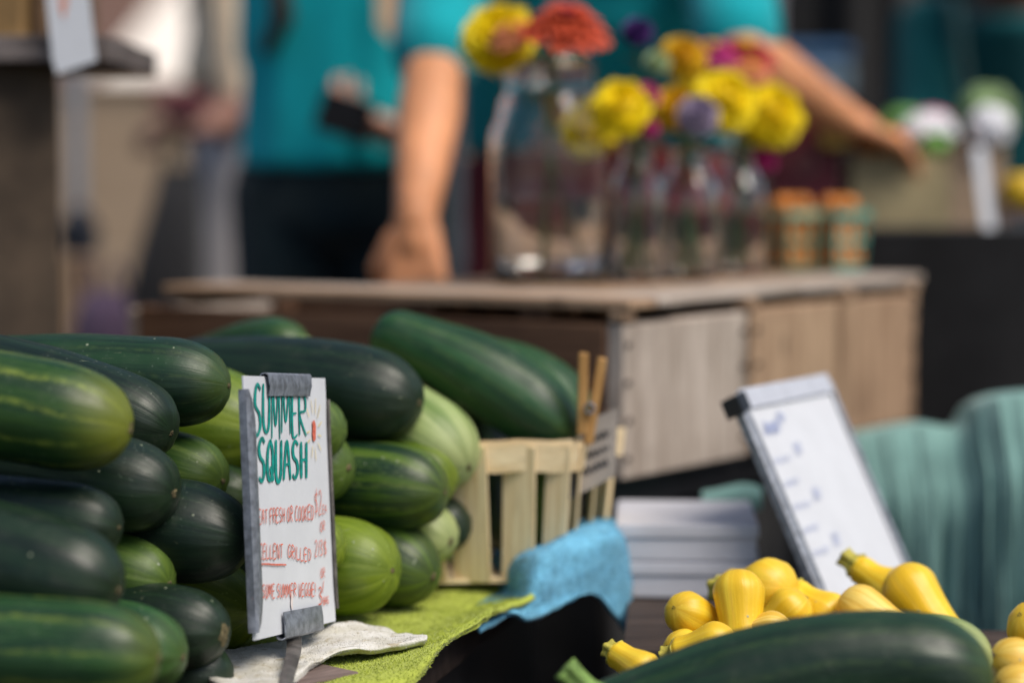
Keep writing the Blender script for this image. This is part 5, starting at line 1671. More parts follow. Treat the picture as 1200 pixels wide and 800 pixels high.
ty = empty('wooden_tray', (xr - 0.15, 2.66, zt), 'dark weathered wooden tray on top of the carton stack', 'tray')
xe = P(131, 60, 2.58).x
L = 0.52
for (y0, y1) in ((2.50, 2.60), (2.604, 2.71), (2.714, 2.83)):
    plank('bottom_board', (xe - L, (y0 + y1) / 2, zt + 0.0065), (xe, (y0 + y1) / 2, zt + 0.0065), y1 - y0, 0.012, Z, M['tray'], ty)
plank('front_rim', (xe - L, 2.494, zt + 0.014), (xe, 2.494, zt + 0.014), 0.027, 0.011, Vector((0, -1, 0)), M['tray'], ty)
plank('end_rim', (xe + 0.006, 2.49, zt + 0.014), (xe + 0.006, 2.83, zt + 0.014), 0.027, 0.011, Vector((1, 0, 0)), M['tray'], ty)
plank('back_rim', (xe - L, 2.836, zt + 0.014), (xe, 2.836, zt + 0.014), 0.027, 0.011, Vector((0, 1, 0)), M['tray'], ty)
def carton_small(label, x0, x1, Y, h, d, mat):
    a, b = P(x0, 20, Y).x, P(x1, 20, Y).x
    c = empty('kraft_box', ((a + b) / 2, Y + d / 2, zt + 0.013), label, 'box', 'small kraft boxes in the tray')
    Mx = Matrix.Translation(((a + b) / 2, Y + d / 2, zt + 0.013 + h / 2))
    obj('carton', box_bm(b - a, d, h, 0.0015), mat, c, Mx)
    obj('carton_lid', box_bm(b - a + 0.004, d + 0.004, 0.02, 0.0015), mat, c, Mx @ Matrix.Translation((0, 0, h / 2 - 0.009)))
carton_small('golden-brown kraft box at the left border in the tray', -70, 24, 2.58, 0.16, 0.12, M['kraft'])
carton_small('darker kraft box in the tray behind the hanging price paper', 40, 92, 2.62, 0.16, 0.12, m_plain('dark_kraft', (0.13, 0.08, 0.045), 0.8, 0.2, 30, 0.2))
S5 = Sheet(P(46, -90, 2.475), P(62, 88, 2.468), (94, -98))
ptp = obj('price_paper', extr(S5, [(0, 0), (S5.w, 0), (S5.w * 1.08, S5.h * .955), (S5.w * .1, S5.h * 1.0), (S5.w * .02, S5.h * .9)], -0.0008, 0.0006), M['paper'])
tag(ptp, 'white price paper with orange marks hanging in front of the tray at the left', 'price paper')
bm = bmesh.new()
for (x0, y0, x1, y1) in ((78, -18, 81, 18), (84, -20, 86, 12), (74, 8, 88, 2), (62, -40, 70, -20), (72, -44, 78, -24), (84, 12, 83, 22)):
    ribbon(bm, S5, [S5.uv(lerp(x0, x1, i / 6) + random.uniform(-.6, .6), lerp(y0, y1, i / 6)) for i in range(7)], 0.0022)
obj('lettering', bm, M['ink_orange'], ptp)
bm = tube_bm([S5.at(S5.w * .5, 0.004, 0.002), S5.at(S5.w * .5, -0.02, 0.0), S5.at(S5.w * .5, -0.05, -0.06)], 0.0012, 6)
obj('hanging_string', bm, M['burlap'], ptp)

# steel post and bits behind the stack
def pole(label, x, Y, r, h, mat, foot=True, name='tent_pole'):
    p = P(x, 200, Y)
    b = empty(name, (p.x, Y, 0), label, 'tent pole', 'tent poles')
    obj('post', tube_bm([Vector((p.x, Y, 0.005)), Vector((p.x, Y, h))], r, 16), mat, b, smooth_shade=False)
    if foot: obj('foot_plate', box_bm(r * 6, r * 6, 0.006, 0.001), mat, b, Matrix.Translation((p.x, Y, 0.003)))
    for z in (0.82, 1.35):
        bm = tube_bm([Vector((p.x, Y, z)), Vector((p.x, Y, z + 0.05))], r * 1.25, 16)
        obj('collar', bm, mat, b)
    return b
pole('slim grey tent pole left of the teal-shirted people, beside the cartons', 90, 4.6, 0.018, 2.3, M['pole_pale'])
pole('dark grey tent pole between the person with the phone and the leaning person', 537, 3.36, 0.0095, 2.3, M['pole'])
pole('dark tent pole in front of the bright wall', 231, 6.0, 0.022, 2.4, M['black_plastic'])
pole('pale tent pole far back above the crimson zinnia', 903, 5.6, 0.017, 2.4, M['pole_pale'])
pole('brown timber tent post beside the dark teal shirt at the right', 1058, 5.4, 0.020, 2.4, m_plain('brown_paint', (0.11, 0.075, 0.06), 0.6, 0.2, 20, 0.1))
# weight bag strapped to the slim pole
pw = P(92, 280, 4.5)
wb = tag(obj('weight_bag', lumpy(0.045, .8, .8, 1.35, .15, 2, 3, 4), m_cloth('navy_cloth', (0.022, 0.028, 0.042)), M=Matrix.Translation(pw), smooth_shade=True), 'dark navy weight bag strapped to the slim grey tent pole', 'weight bag')
obj('strap', lathe_bm([(0.030, -.008), (0.040, -.008), (0.040, .008), (0.030, .008), (0.030, -.008)], 24), M['black_plastic'], wb, Matrix.Translation(pw + Vector((0, 0, 0.02))))
q = P(86, 345, 4.3)
cb_ = empty('small_carton', (q.x, 4.36, 0), 'orange-brown carton standing on end below the slim tent pole', 'carton')
hq = P(86, 306, 4.3).z
obj('carton_wall', box_bm(px(34, 4.3), 0.10, hq, 0.002), m_plain('orange_card', (0.30, 0.19, 0.11), 0.8, 0.15, 30, 0.15), cb_, Matrix.Translation((q.x, 4.36, hq / 2)))
obj('flap', box_bm(px(34, 4.3) + .004, 0.104, 0.008, 0.001), bpy.data.materials['orange_card'], cb_, Matrix.Translation((q.x, 4.36, hq + 0.003)))
q = P(122, 372, 4.0)
hb_ = q.z + 0.045
pb = tag(obj('purple_bag', lathe_bm([(0, 0.003), (0.06, 0.004), (0.075, 0.05), (0.07, hb_ * .6), (0.05, hb_ * .93), (0.030, hb_), (0.024, hb_ - .004), (0, hb_ * .9)], 40, lambda th, r, z: (r * (1 + .07 * math.sin(5 * th + z * 20) + .03 * math.sin(11 * th)), z)), M['purple'], M=Matrix.Translation((q.x, 4.0, 0)), smooth_shade=True), 'dull purple cloth sack standing behind the crates at the left', 'sack')
for s_ in (-1, 1):
    bm = tube_bm([Vector((q.x + s_ * 0.022 + 0.03 * math.cos(t) * 0.5, 4.0 + 0.01 * s_, hb_ - 0.005 + 0.05 * math.sin(t))) for t in [math.pi * i / 10 for i in range(11)]], 0.004, 8)
    obj('handle', bm, M['purple'], pb, smooth_shade=True)

# ================================================================== BACKDROP BUILDINGS
wl = obj('block_wall', box_bm(3.6, 0.2, P(170, 104, 7.0).z, 0.004), M['tanblock'], M=Matrix.Translation((-1.75, 7.1, P(170, 104, 7.0).z / 2)))
tag(wl, 'low tan block wall at the back left behind the market', 'wall')
obj('coping', box_bm(3.64, 0.24, 0.02, 0.004), M['tanblock'], wl, Matrix.Translation((-1.75, 7.1, P(170, 104, 7.0).z + 0.011)))
def building(name, label, x0, x1, y, h, d, mat, wins, fmat):
    b = empty(name, ((x0 + x1) / 2, y + d / 2, 0), label, 'building')
    bm = bmesh.new()
    # front with openings: strips between windows
    t = 0.25
    xs = sorted(set([x0, x1] + [a for wdw in wins for a in (wdw[0], wdw[1])]))
    zs = sorted(set([0, h] + [a for wdw in wins for a in (wdw[2], wdw[3])]))
    for i in range(len(xs) - 1):
        for j in range(len(zs) - 1):
            xm, zm = (xs[i] + xs[i + 1]) / 2, (zs[j] + zs[j + 1]) / 2
            if any(a < xm < b_ and c < zm < e for a, b_, c, e in wins): continue
            add_box(bm, (xm, y + t / 2, zm), (xs[i + 1] - xs[i], t, zs[j + 1] - zs[j]))
    add_box(bm, ((x0 + x1) / 2, y + d / 2 + t / 2 + .001, h / 2), (x1 - x0, d - t, h - 0.02))
    bmesh.ops.remove_doubles(bm, verts=bm.verts[:], dist=1e-4)
    obj('facade', bm, mat, b)
    for (a, b_, c, e) in wins:
        bm = bmesh.new()
        for (cx_, cz_, sx_, sz_) in (((a + b_) / 2, c + .03, b_ - a, .06), ((a + b_) / 2, e - .03, b_ - a, .06), (a + .03, (c + e) / 2, .06, e - c - .12), (b_ - .03, (c + e) / 2, .06, e - c - .12), ((a + b_) / 2, (c + e) / 2, .04, e - c - .12)):
            add_box(bm, (cx_, y + 0.1, cz_), (sx_, 0.06, sz_))
        w_ = obj('window', bm, fmat, b)
        obj('pane', box_bm(b_ - a - .1, 0.01, e - c - .1), M['window'], w_, Matrix.Translation(((a + b_) / 2, y + 0.11, (c + e) / 2)))
    obj('roof', box_bm(x1 - x0 + .3, d + .3, .18, .02), fmat, b, Matrix.Translation(((x0 + x1) / 2, y + d / 2, h + .095)))
building('brick_building', 'dull red brick building far back at the top left', -13.5, 1.6, 34, 8.5, 8, M['redbrick'], [(-12.4 + 2.6 * k, -11.2 + 2.6 * k, 3.4, 5.2) for k in range(5)], M['crate_tan'])
# far white market tent whose sloping roof catches the sun
tx, ty_ = P(108, 100, 22).x + 2.0, 24.0
te = P(150, 99, 22).z
tn = empty('market_tent', (tx, ty_, 0), 'sunlit white market tent far off behind the tan wall', 'tent')
bm = bmesh.new()
n_ = 14
apex = Vector((tx, ty_, te + 3.0))
cs = [(-1, -1), (1, -1), (1, 1), (-1, 1)]
for q in range(4):
    (ax_, ay_), (bx_, by_) = cs[q], cs[(q + 1) % 4]
    g = []
    for i in range(n_ + 1):
        t = i / n_
        row = []
        for k in range(n_ + 1):
            e = Vector((tx + 2.0 * lerp(ax_, bx_, k / n_), ty_ + 2.0 * lerp(ay_, by_, k / n_), te))
            p = e.lerp(apex, t); p.z -= .10 * math.sin(math.pi * t) * math.sin(math.pi * k / n_)
            row.append(bm.verts.new(p))
        g.append(row)
    for i in range(n_):
        for k in range(n_):
            try: bm.faces.new((g[i][k], g[i][k + 1], g[i + 1][k + 1], g[i + 1][k]))
            except ValueError: pass
    v0 = [bm.verts.new((tx + 2.0 * lerp(ax_, bx_, k / 12), ty_ + 2.0 * lerp(ay_, by_, k / 12), te)) for k in range(13)]
    v1 = [bm.verts.new((tx + 2.0 * lerp(ax_, bx_, k / 12), ty_ + 2.0 * lerp(ay_, by_, k / 12), te - .22 - .05 * (k % 2))) for k in range(13)]
    for k in range(12): bm.faces.new((v0[k], v0[k + 1], v1[k + 1], v1[k]))
bmesh.ops.remove_doubles(bm, verts=bm.verts[:], dist=1e-4)
obj('canopy', bm, m_cloth('white_tent_cloth', (0.93, 0.85, 0.76), var=.03, scale=4, bump=.1), tn, smooth_shade=False)
for (a_, b_) in cs:
    obj('leg', tube_bm([Vector((tx + 1.97 * a_, ty_ + 1.97 * b_, 0)), Vector((tx + 1.97 * a_, ty_ + 1.97 * b_, te - .01))], .025, 10), M['pole_pale'], tn)
# black tent sidewall at the back right with its folds
x0_, x1_ = P(872, 100, 6.2).x, P(1420, 100, 6.2).x
bm = bmesh.new(); rows = []
for i in range(90):
    x = lerp(x0_, x1_, i / 89)
    rows.append([bm.verts.new((x, 6.2 + 0.035 * math.sin(i * .55) + .02 * math.sin(i * .23) , z)) for z in (0.02, 0.8, 1.6, 2.4)])
for i in range(89):
    for j in range(3): bm.faces.new((rows[i][j], rows[i + 1][j], rows[i + 1][j + 1], rows[i][j + 1]))
o = obj('tent_sidewall', bm, M['darkwall'], smooth_shade=True)
s = o.modifiers.new('thick', 'SOLIDIFY'); s.thickness = 0.003
tag(o, 'black tent sidewall hanging at the back right', 'tent wall')
# cooler on black tubs
ck = P(955, 80, 5.0)
za, zb = P(955, 112, 5.0).z, P(955, 50, 5.0).z
nt_ = 3
for k in range(nt_):
    h = za / nt_
    tb = empty('storage_tub', (ck.x, 5.2, h * k), ['black storage tub at the bottom under the pale blue cooler', 'black storage tub in the middle under the pale blue cooler', 'black storage tub directly under the pale blue cooler'][k], 'storage tub', 'black storage tubs stacked at the back')
    bm = bmesh.new()
    wv_ = px(100, 5.0)
    for z, kx in ((h * k + .001, .44), (h * (k + 1) - .02, .49), (h * (k + 1) - .02, .52), (h * (k + 1) - .002, .52)):
        pass
    lathe = [(0.44, h * k + .001), (0.485, h * (k + 1) - .03), (0.52, h * (k + 1) - .03), (0.52, h * (k + 1) - .001)]
    rows = [[bm.verts.new((ck.x + sx * wv_ * r_, 5.2 + sy * .4 * r_, z_)) for sx, sy in ((-1, -1), (1, -1), (1, 1), (-1, 1))] for r_, z_ in lathe]
    for i in range(3):
        for c in range(4): bm.faces.new((rows[i][c], rows[i][(c + 1) % 4], rows[i + 1][(c + 1) % 4], rows[i + 1][c]))
    bm.faces.new(list(reversed(rows[0]))); bm.faces.new(rows[-1])
    obj('tub', bm, M['black_plastic'], tb)
cl_ = empty('cooler', (ck.x, 5.2, za), 'pale blue cooler box far back behind the flowers', 'cooler')
wv_ = px(94, 5.0)
obj('cooler_body', box_bm(wv_, .3, (zb - za) * .7, .008, seg=2), M['cooler'], cl_, Matrix.Translation((ck.x, 5.2, za + (zb - za) * .35)))
obj('lid', box_bm(wv_ + .01, .31, (zb - za) * .27, .01, seg=2), M['cooler_lid'], cl_, Matrix.Translation((ck.x, 5.2, za + (zb - za) * .86)))
obj('handle', tube_bm([Vector((ck.x - wv_ * .35, 5.2 - .152, za + (zb - za) * .45)), Vector((ck.x - wv_ * .3, 5.2 - .175, za + (zb - za) * .5)), Vector((ck.x + wv_ * .3, 5.2 - .175, za + (zb - za) * .5)), Vector((ck.x + wv_ * .35, 5.2 - .152, za + (zb - za) * .45))], .006, 8), M['cooler_lid'], cl_)

# ================================================================== PEOPLE
def hull_piece(bm, a, b, ra, rb):
    t = bmesh.new()
    for c, r in ((a, ra), (b, rb)):
        q = bmesh.ops.create_icosphere(t, subdivisions=2, radius=1.0)
        r3 = r if isinstance(r, (tuple, list)) else (r, r, r)
        for v in q['verts']: v.co = Vector(c) + Vector((v.co.x * r3[0], v.co.y * r3[1], v.co.z * r3[2]))
    h = bmesh.ops.convex_hull(t, input=t.verts[:])
    junk = [v for v in t.verts if not v.link_faces]
    bmesh.ops.delete(t, geom=junk, context='VERTS')
    me = bpy.data.meshes.new('tmp'); t.to_mesh(me); t.free()
    bm.from_mesh(me); bpy.data.meshes.remove(me)

def fused(segs, voxel, smooth_it=5):
    bm = bmesh.new()
    for s in segs: hull_piece(bm, *s)
    me = bpy.data.meshes.new('tmp_body'); bm.to_mesh(me); bm.free()
    o = bpy.data.objects.new('tmp_body', me); COL.objects.link(o)
    r = o.modifiers.new('r', 'REMESH'); r.mode = 'VOXEL'; r.voxel_size = voxel; r.use_smooth_shade = True
    s = o.modifiers.new('s', 'SMOOTH'); s.iterations = smooth_it; s.factor = 0.5
    dg = bpy.context.evaluated_depsgraph_get(); dg.update()
    out = bpy.data.meshes.new_from_object(o.evaluated_get(dg))
    bpy.data.objects.remove(o); bpy.data.meshes.remove(me)
    return out

def hand_segs(wrist, fwd, palm_n, thumb_side, curl=0.5, spread=0.10, size=1.0, thumb_in=0.3):
    """palm plus four unequal bent fingers and a thumb leaving the side of the palm; palm_n points out of the palm"""
    f = Vector(fwd).normalized(); n = Vector(palm_n); n = (n - f * n.dot(f)).normalized()
    s = n.cross(f).normalized() * thumb_side
    w = Vector(wrist); S = size
    axis = f.cross(n).normalized()      # turning about it takes the fingers towards the palm
    segs = []
    for k, (off, L, r) in enumerate(((.030, .072, .0092), (.010, .080, .0095), (-.010, .074, .0090), (-.029, .058, .0082))):
        kn = w + f * (.088 - .005 * abs(k - 1)) * S + s * off * S
        segs.append((w + f * .012 * S + s * off * .55 * S, kn, .0145 * S, .0118 * S))
        d = (f + s * spread * (off / .03)).normalized(); p = kn
        for ph, fr in enumerate((.45, .32, .23)):
            a = curl * (0.9, 1.0, .7)[ph]
            d = (Quaternion(axis, a) @ d).normalized()
            q = p + d * L * fr * S
            segs.append((p, q, r * (1 - .1 * ph) * S, r * (.93 - .1 * ph) * S)); p = q
    # thumb
    b = w + f * .022 * S + s * .028 * S
    d1 = (f * .75 + s * .62 + n * thumb_in).normalized()
    p1 = b + d1 * .040 * S
    d2 = (f * .95 + s * .12 + n * (thumb_in + curl * .5)).normalized()
    p2 = p1 + d2 * .032 * S
    p3 = p2 + (d2 - s * .25).normalized() * .026 * S
    segs += [(w + f * .015 * S + s * .012 * S, b, .015 * S, .0145 * S), (b, p1, .0140 * S, .0112 * S), (p1, p2, .0110 * S, .0100 * S), (p2, p3, .0100 * S, .0082 * S)]
    segs.append((w - f * .02 * S, w + f * .03 * S, .0245 * S, .0225 * S))
    return segs

def person(label, j, shirt, trousers, skin, hands, voxel=0.006, sleeve=0.75, group='stallholders in teal shirts', hair='hair', long_sleeve=False, shoulder_r=.052, torso=(.155, .105), hem=None, belly=None, scale=1.0):
    """j: joints in world coordinates. hands: list of segment lists already in world space"""
    pel, chest, neck, head = j['pelvis'], j['chest'], j['neck'], j['head']
    face = j.get('face', Vector((0, -1, 0)))
    side = face.cross(Vector((0, 0, 1))).normalized()
    tw_, td_ = torso
    ax, ay = abs(side.x), abs(side.y)
    ell = lambda w, d, h: (w * ax + d * ay, w * ay + d * ax, h)
    segs = [(pel, chest, ell(tw_ * .95, td_ * .95, .10), ell(tw_, td_, .13)), (chest, neck - Vector((0, 0, .05)), ell(tw_ * .95, td_ * .9, .10), ell(.07, .06, .05)), (neck - Vector((0, 0, .05)), head - Vector((0, 0, .05)), .056, .056)]
    # head: skull, jaw, nose, ears
    up = (head - neck).normalized()
    segs += [(head + up * .02, head + up * .03 - face * .015, ell(.073, .085, .095), ell(.070, .082, .085)), (head - up * .02 + face * .01, head - up * .085 + face * .045, ell(.066, .07, .05), .030)]
    segs += [(head + face * .088 + up * .012, head + face * .108 - up * .028, .009, .014)]
    for s_ in (-1, 1): segs.append((head + side * s_ * .076 + up * .01, head + side * s_ * .078 - up * .03, (.010, .018, .020), (.008, .012, .012)))
    for s_ in ('l', 'r'):
        sh, el, wr = j['sh_' + s_], j['el_' + s_], j['wr_' + s_]
        segs += [(chest + Vector((0, 0, .06)), sh, .09, shoulder_r), (sh, el, shoulder_r * .92, .040), (el, el.lerp(wr, .3), .040, .043), (el.lerp(wr, .3), wr, .043, .027)]
        hp, kn, an = j['hip_' + s_], j['kn_' + s_], j['an_' + s_]
        segs += [(hp, kn, .085, .055), (kn, kn.lerp(an, .35), .054, .056), (kn.lerp(an, .35), an, .056, .036), (an, an + face * .14 - Vector((0, 0, .035)), .038, .028)]
    for h in hands: segs += h
    body = obj('person', fused(segs, voxel, 4), M[skin])
    tag(body, label, 'person', group)
    # shirt
    hemz = hem if hem is not None else pel.z - .04
    low = Vector((pel.x, pel.y, hemz + .02))
    c = .014
    sg = [(low, chest, ell(tw_ + c + .01, td_ + c + .012, .02), ell(tw_ + c, td_ + c, .13)), (chest, neck - Vector((0, 0, .07)), ell(tw_ * .95 + c, td_ * .9 + c, .10), ell(.088, .078, .035))]
    if belly: sg.append(belly)
    for s_ in ('l', 'r'):
        sh, el, wr = j['sh_' + s_], j['el_' + s_], j['wr_' + s_]
        sg.append((chest + Vector((0, 0, .06)), sh, .10, shoulder_r + .015))
        if long_sleeve: sg += [(sh, el, shoulder_r + .014, .058), (el, el.lerp(wr, .92), .058, .043)]
        else: sg.append((sh, sh.lerp(el, sleeve), shoulder_r + .014, .062))
    obj('shirt', fused(sg, .008, 4), M[shirt], body)
    sg = [(pel + Vector((0, 0, .02)), pel - Vector((0, 0, .06)), ell(tw_ + .004, td_ + .012, .07), ell(tw_ + .012, td_ + .02, .06))]
    for s_ in ('l', 'r'):
        hp, kn, an = j['hip_' + s_], j['kn_' + s_], j['an_' + s_]
        sg += [(hp, kn, .100, .078), (kn, an + Vector((0, 0, .03)), .078, .066)]
    obj('trousers', fused(sg, .010, 4), M[trousers], body)
    for s_ in ('l', 'r'):
        an = j['an_' + s_]
        a0 = Vector((an.x, an.y, 0)) 
        obj('shoe', fused([(a0 + Vector((0, 0, .045)) - face * .045, a0 + Vector((0, 0, .04)) + face * .05, (.042, .042, .042), (.044, .044, .038)), (a0 + Vector((0, 0, .04)) + face * .05, a0 + Vector((0, 0, .03)) + face * .165, (.044, .044, .038), (.038, .038, .028)), (an, an - Vector((0, 0, .03)), .046, .044)], .006, 3), M['shoe'], body)
    obj('hair', fused([(head + up * .055 - face * .02, head + up * .01 - face * .045, ell(.083, .083, .07), ell(.084, .07, .09)), (head + up * .075 + face * .03, head + up * .07 - face * .02, ell(.066, .05, .035), ell(.08, .07, .05))], .006, 4), M[hair], body)
    for s_ in (-1, 1):
        bm = bmesh.new(); bmesh.ops.create_uvsphere(bm, u_segments=14, v_segments=10, radius=.0125)
        obj('eye', bm, M['eye'], body, Matrix.Translation(head + face * .076 + side * s_ * .031 + up * .012), smooth_shade=True)
    bm = lumpy(.020, 1.15 if ax > .5 else .5, .5 if ax > .5 else 1.15, .36, .05, 2, 1, 3)
    obj('mouth', bm, M['lips'], body, Matrix.Translation(head + face * .082 - up * .052), smooth_shade=True)
    return body

V3 = Vector
def legs(j, x, y, w=.10, face=V3((0, -1, 0)), hz=.90):
    side = face.cross(V3((0, 0, 1))).normalized()
    for s_, k in (('l', 1), ('r', -1)):
        b = V3((x, y, 0)) + side * (-k) * w * -1
        j['hip_' + s_] = b + V3((0, 0, hz)); j['kn_' + s_] = b + face * .03 + V3((0, 0, .49)); j['an_' + s_] = b + V3((0, 0, .075))

# leaning person in the middle: one straight arm on the crate, the other reaching to the right
j = {}
j['pelvis'] = P(696, 195, 3.62); j['chest'] = P(692, -20, 3.46)
j['neck'] = V3((.115, 3.34, 1.37)); j['head'] = V3((.115, 3.29, 1.52))
j['sh_r'] = P(532, -105, 3.36); j['el_r'] = P(508, 88, 3.13); j['wr_r'] = P(487, 258, 2.95)
j['sh_l'] = P(838, -95, 3.38); j['el_l'] = P(868, 62, 3.18); j['wr_l'] = P(990, 140, 3.33)
legs(j, j['pelvis'].x, 3.64, .085, hz=.93)
hr = hand_segs(j['wr_r'], V3((.02, -.30, -.95)), V3((.25, .9, -.2)), 1, curl=.95, size=1.03)
hl = hand_segs(j['wr_l'], V3((.86, .42, -.36)), V3((-.2, .1, -1)), -1, curl=.35, size=1.0)
B_ = person('person in bright teal shirt leaning one arm on the crate, other arm reaching right', j, 'shirt_bright', 'trouser_maroon', 'skin_warm', [hr, hl], voxel=.0055, sleeve=.86, hem=P(600, 190, 3.6).z, torso=(.186, .110), shoulder_r=.055)
# maroon apron skirt
pz = j['pelvis']
ap = fused([(V3((pz.x, pz.y - .02, .97)), V3((pz.x, pz.y - .01, .55)), (.205, .135, .03), (.225, .15, .02))], .010, 4)
obj('apron', ap, M['trouser_maroon'], B_)

# person with the phone
j = {}
j['pelvis'] = P(402, 215, 3.98); j['chest'] = P(404, -10, 3.95)
j['neck'] = V3((P(405, 0, 3.95).x, 3.95, 1.44)); j['head'] = j['neck'] + V3((0, -.03, .15))
j['sh_r'] = P(324, -85, 3.99); j['el_r'] = P(318, 120, 4.06); j['wr_r'] = P(330, 262, 4.0)
j['sh_l'] = P(498, -95, 3.97); j['el_l'] = P(530, 150, 4.0); j['wr_l'] = P(488, 165, 3.80)
legs(j, j['pelvis'].x, 3.99, .09, hz=.92)
hl = hand_segs(j['wr_l'], V3((-.90, -.30, .28)), V3((-.30, .2, .9)), -1, curl=.62, size=1.1)
hr = hand_segs(j['wr_r'], V3((.15, -.1, -1)), V3((1, 0.2, 0)), 1, curl=.4, size=1.0)
A_ = person('person in a teal shirt and charcoal trousers looking at a phone', j, 'shirt_teal', 'trouser_char', 'skin_light', [hl, hr], voxel=.0055, sleeve=.70, hem=P(400, 206, 3.86).z, torso=(.150, .105), shoulder_r=.050)
bm = tube_bm([P(318, -90, 3.83), P(326, -20, 3.81), P(332, 20, 3.815), P(312, 60, 3.87)], [.016, .017, .018, .012], 10)
obj('bag_strap', bm, M['hair'], A_, smooth_shade=True)
bd_ = Sheet(P(440, -70, 3.80), P(444, 50, 3.79), (470, -70))
obj('name_badge', extr(bd_, [(0, 0), (bd_.w, 0), (bd_.w, bd_.h * .9), (bd_.w * .5, bd_.h), (0, bd_.h * .85)], -.002, .002), m_plain('tan_badge', (0.50, 0.33, 0.20), 0.6, 0.15, 20, 0.1), A_)
ph_ = empty('phone', P(415, 132, 3.74), 'black phone held at the waist of the person in the teal shirt', 'phone')
pm = frame(P(404, 136, 3.70), V3((-.92, -.10, .30)), V3((-.25, -.95, .05)))
obj('phone_body', box_bm(.085, .066, .009, .003, seg=2), M['phone'], ph_, pm)
obj('screen', box_bm(.077, .060, .001), m_plain('phone_screen', (.012, .013, .016), .08, .1, 10, 0), ph_, pm @ Matrix.Translation((0, 0, .0052)))
# dark tote hanging from the other hand, pink bunch in it
TD = 4.70
tq = P(205, 190, TD)
tb = empty('tote_bag', (tq.x - .01, TD, .55), 'dark grey tote bag hanging from the hand at the left', 'bag')
bm = bmesh.new(); rows = []
for (yy, xl, xr_, dd) in ((196, 188, 236, .02), (240, 178, 238, .05), (290, 163, 240, .07), (345, 149, 241, .08), (420, 146, 243, .07), (430, 150, 240, .05)):
    a, b = P(xl, yy, TD), P(xr_, yy, TD)
    row = []
    for k in range(24):
        th = 2 * math.pi * k / 24
        cx_, hw_ = (a.x + b.x) / 2, (b.x - a.x) / 2
        c_, s_ = math.cos(th), math.sin(th)
        row.append(bm.verts.new((cx_ + hw_ * math.copysign(abs(c_) ** .6, c_), TD + dd * math.copysign(abs(s_) ** .7, s_) * (1 + .1 * math.sin(3 * th)), a.z)))
    rows.append(row)
for i in range(len(rows) - 1):
    for k in range(24): bm.faces.new((rows[i][k], rows[i][(k + 1) % 24], rows[i + 1][(k + 1) % 24], rows[i + 1][k]))
bm.faces.new(rows[-1])
o = obj('bag_cloth', bm, M['dark_grey'], tb, smooth_shade=True)
s = o.modifiers.new('thick', 'SOLIDIFY'); s.thickness = .003
for k in (-1, 1):
    obj('handle', tube_bm([P(192, 200, TD + .03 * k), P(200, 165, TD), P(212, 150, TD), P(222, 168, TD), P(230, 200, TD + .03 * k)], .006, 8), M['dark_grey'], tb, smooth_shade=True)
pk = empty('pink_bunch', P(205, 140, TD - .03), 'bunch of dusty pink blossoms held in the hand at the left', 'flowers')
rnd = random.Random(4)
for k in range(7):
    c = P(188 + 7 * k + rnd.uniform(-3, 3), 128 + rnd.uniform(-15, 15), TD - .06 + rnd.uniform(-.03, .03))
    obj('bloom', marigold_bm(.024, 70, k), m_plain('dusty_pink_petals', (.42, .17, .19), .6, .2, 60, .1) if k == 0 else bpy.data.materials['dusty_pink_petals'], pk, Matrix.Translation(c), smooth_shade=True)
    obj('stem', tube_bm([c, P(205, 165, TD - .03), P(204, 190, TD - .04)], .002, 6), M['leaf'], pk)

# customer in beige behind, turned to the left
fx = V3((-1, 0, 0))
j = {'face': fx}
X0 = P(280, 0, 5.1).x
j['pelvis'] = V3((X0, 5.1, .98)); j['chest'] = V3((X0, 5.1, 1.22)); j['neck'] = V3((X0 - .01, 5.1, 1.47)); j['head'] = V3((X0 - .03, 5.1, 1.62))
j['sh_l'] = V3((X0, 4.93, 1.40)); j['el_l'] = P(290, 128, 4.90); j['wr_l'] = P(236, 150, 4.74)
j['sh_r'] = V3((X0, 5.28, 1.40)); j['el_r'] = V3((X0 + .03, 5.30, 1.12)); j['wr_r'] = V3((X0 - .05, 5.28, .92))
legs(j, X0, 5.1, .085, fx, .93)
h1 = hand_segs(j['wr_l'], V3((-.95, -.25, .1)), V3((0, .3, -.95)), -1, curl=.75)
h2 = hand_segs(j['wr_r'], V3((-.1, 0, -1)), V3((0, -1, 0)), 1, curl=.35)
D_ = person('customer in beige shirt and light grey trousers holding pink blossoms and a dark tote', j, 'shirt_beige', 'trouser_light', 'skin_mid', [h1, h2], voxel=.007, sleeve=.9, group='customers', torso=(.15, .098), hem=P(270, 100, 5.0).z)

# person in dark teal at the far right
j = {}
X0 = P(1168, 0, 4.6).x
j['pelvis'] = V3((X0 + .03, 4.7, .86)); j['chest'] = V3((X0 + .01, 4.62, 1.10)); j['neck'] = V3((X0, 4.50, 1.295)); j['head'] = V3((X0, 4.42, 1.44))
j['sh_r'] = V3((X0 - .135, 4.58, 1.225)); j['el_r'] = V3((X0 - .150, 4.50, .97)); j['wr_r'] = V3((X0 - .04, 4.34, .90))
j['sh_l'] = V3((X0 + .17, 4.58, 1.225)); j['el_l'] = V3((X0 + .20, 4.50, .97)); j['wr_l'] = V3((X0 + .09, 4.34, .90))
legs(j, X0 + .03, 4.72, .085, hz=.84)
h1 = hand_segs(j['wr_r'], V3((.6, -.8, -.1)), V3((0, 0, -1)), 1, curl=.5)
h2 = hand_segs(j['wr_l'], V3((-.6, -.8, -.1)), V3((0, 0, -1)), -1, curl=.5)
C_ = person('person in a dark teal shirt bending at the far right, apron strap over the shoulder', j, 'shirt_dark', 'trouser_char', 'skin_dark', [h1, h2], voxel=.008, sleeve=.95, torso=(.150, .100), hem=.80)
pts = [V3((X0 - .085, 4.66, 1.29)), P(1118, 5, 4.45), P(1124, 60, 4.44), P(1132, 110, 4.46), P(1145, 150, 4.49)]
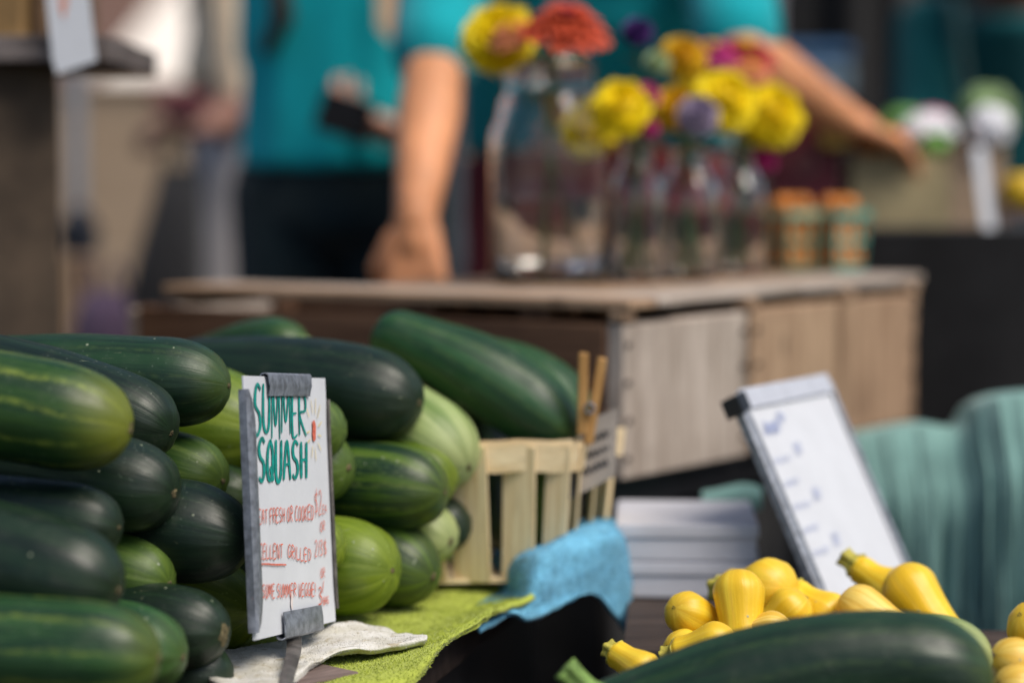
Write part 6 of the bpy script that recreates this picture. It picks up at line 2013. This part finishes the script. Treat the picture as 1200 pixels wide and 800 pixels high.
obj('apron_strap', tube_bm(catmull([tuple(p) for p in pts], 5), .011, 8), m_cloth('grey_strap', (0.035, 0.085, 0.085)), C_, smooth_shade=True)

# ================================================================== CAMERA, LIGHT, RENDER
cam = bpy.data.cameras.new('camera')
cam.sensor_width = 36.0
cam.lens = F * 36.0 / 1200.0
cam.clip_start = 0.048
cam.clip_end = 500
cam.dof.use_dof = True
cam.dof.focus_distance = 1.82
cam.dof.aperture_fstop = 2.05
cam.dof.aperture_blades = 0
co = bpy.data.objects.new('camera', cam)
co.location = (0, 0, CAM_H)
co.rotation_euler = (math.pi / 2 - PITCH, 0, 0)
COL.objects.link(co)
SC.camera = co

SUN_EL, SUN_AZ = math.radians(55), math.radians(128)   # azimuth clockwise from +Y (away from the camera)
sd = Vector((math.sin(SUN_AZ) * math.cos(SUN_EL), math.cos(SUN_AZ) * math.cos(SUN_EL), math.sin(SUN_EL)))
sun = bpy.data.lights.new('sun', 'SUN')
sun.energy = 1.5
sun.angle = math.radians(38)
sun.color = (1.0, 0.92, 0.82)
so = bpy.data.objects.new('sun', sun)
so.rotation_euler = sd.to_track_quat('Z', 'Y').to_euler()
so.location = (2, 0, 5)
COL.objects.link(so)

w = bpy.data.worlds.new('World'); SC.world = w
w.use_nodes = True
nt = w.node_tree
bg = nt.nodes['Background'] if 'Background' in nt.nodes else nt.nodes.new('ShaderNodeBackground')
sky = nt.nodes.new('ShaderNodeTexSky')
sky.sky_type = 'NISHITA'
sky.sun_disc = False
sky.sun_elevation = SUN_EL
sky.sun_rotation = SUN_AZ
sky.air_density = 1.0
sky.dust_density = 2.0
sky.ozone_density = 1.0
nt.links.new(sky.outputs[0], bg.inputs[0])
bg.inputs[1].default_value = 0.048

SC.render.engine = 'CYCLES'
SC.cycles.use_denoising = True
try: SC.cycles.denoiser = 'OPENIMAGEDENOISE'
except Exception: pass
SC.cycles.max_bounces = 10
SC.cycles.transmission_bounces = 10
SC.cycles.transparent_max_bounces = 10
SC.cycles.blur_glossy = 0.5
SC.cycles.sample_clamp_indirect = 6.0
SC.view_settings.view_transform = 'Standard'
SC.view_settings.look = 'None'
SC.view_settings.exposure = 1.25
SC.view_settings.gamma = 1.0
SC.view_settings.use_curve_mapping = False
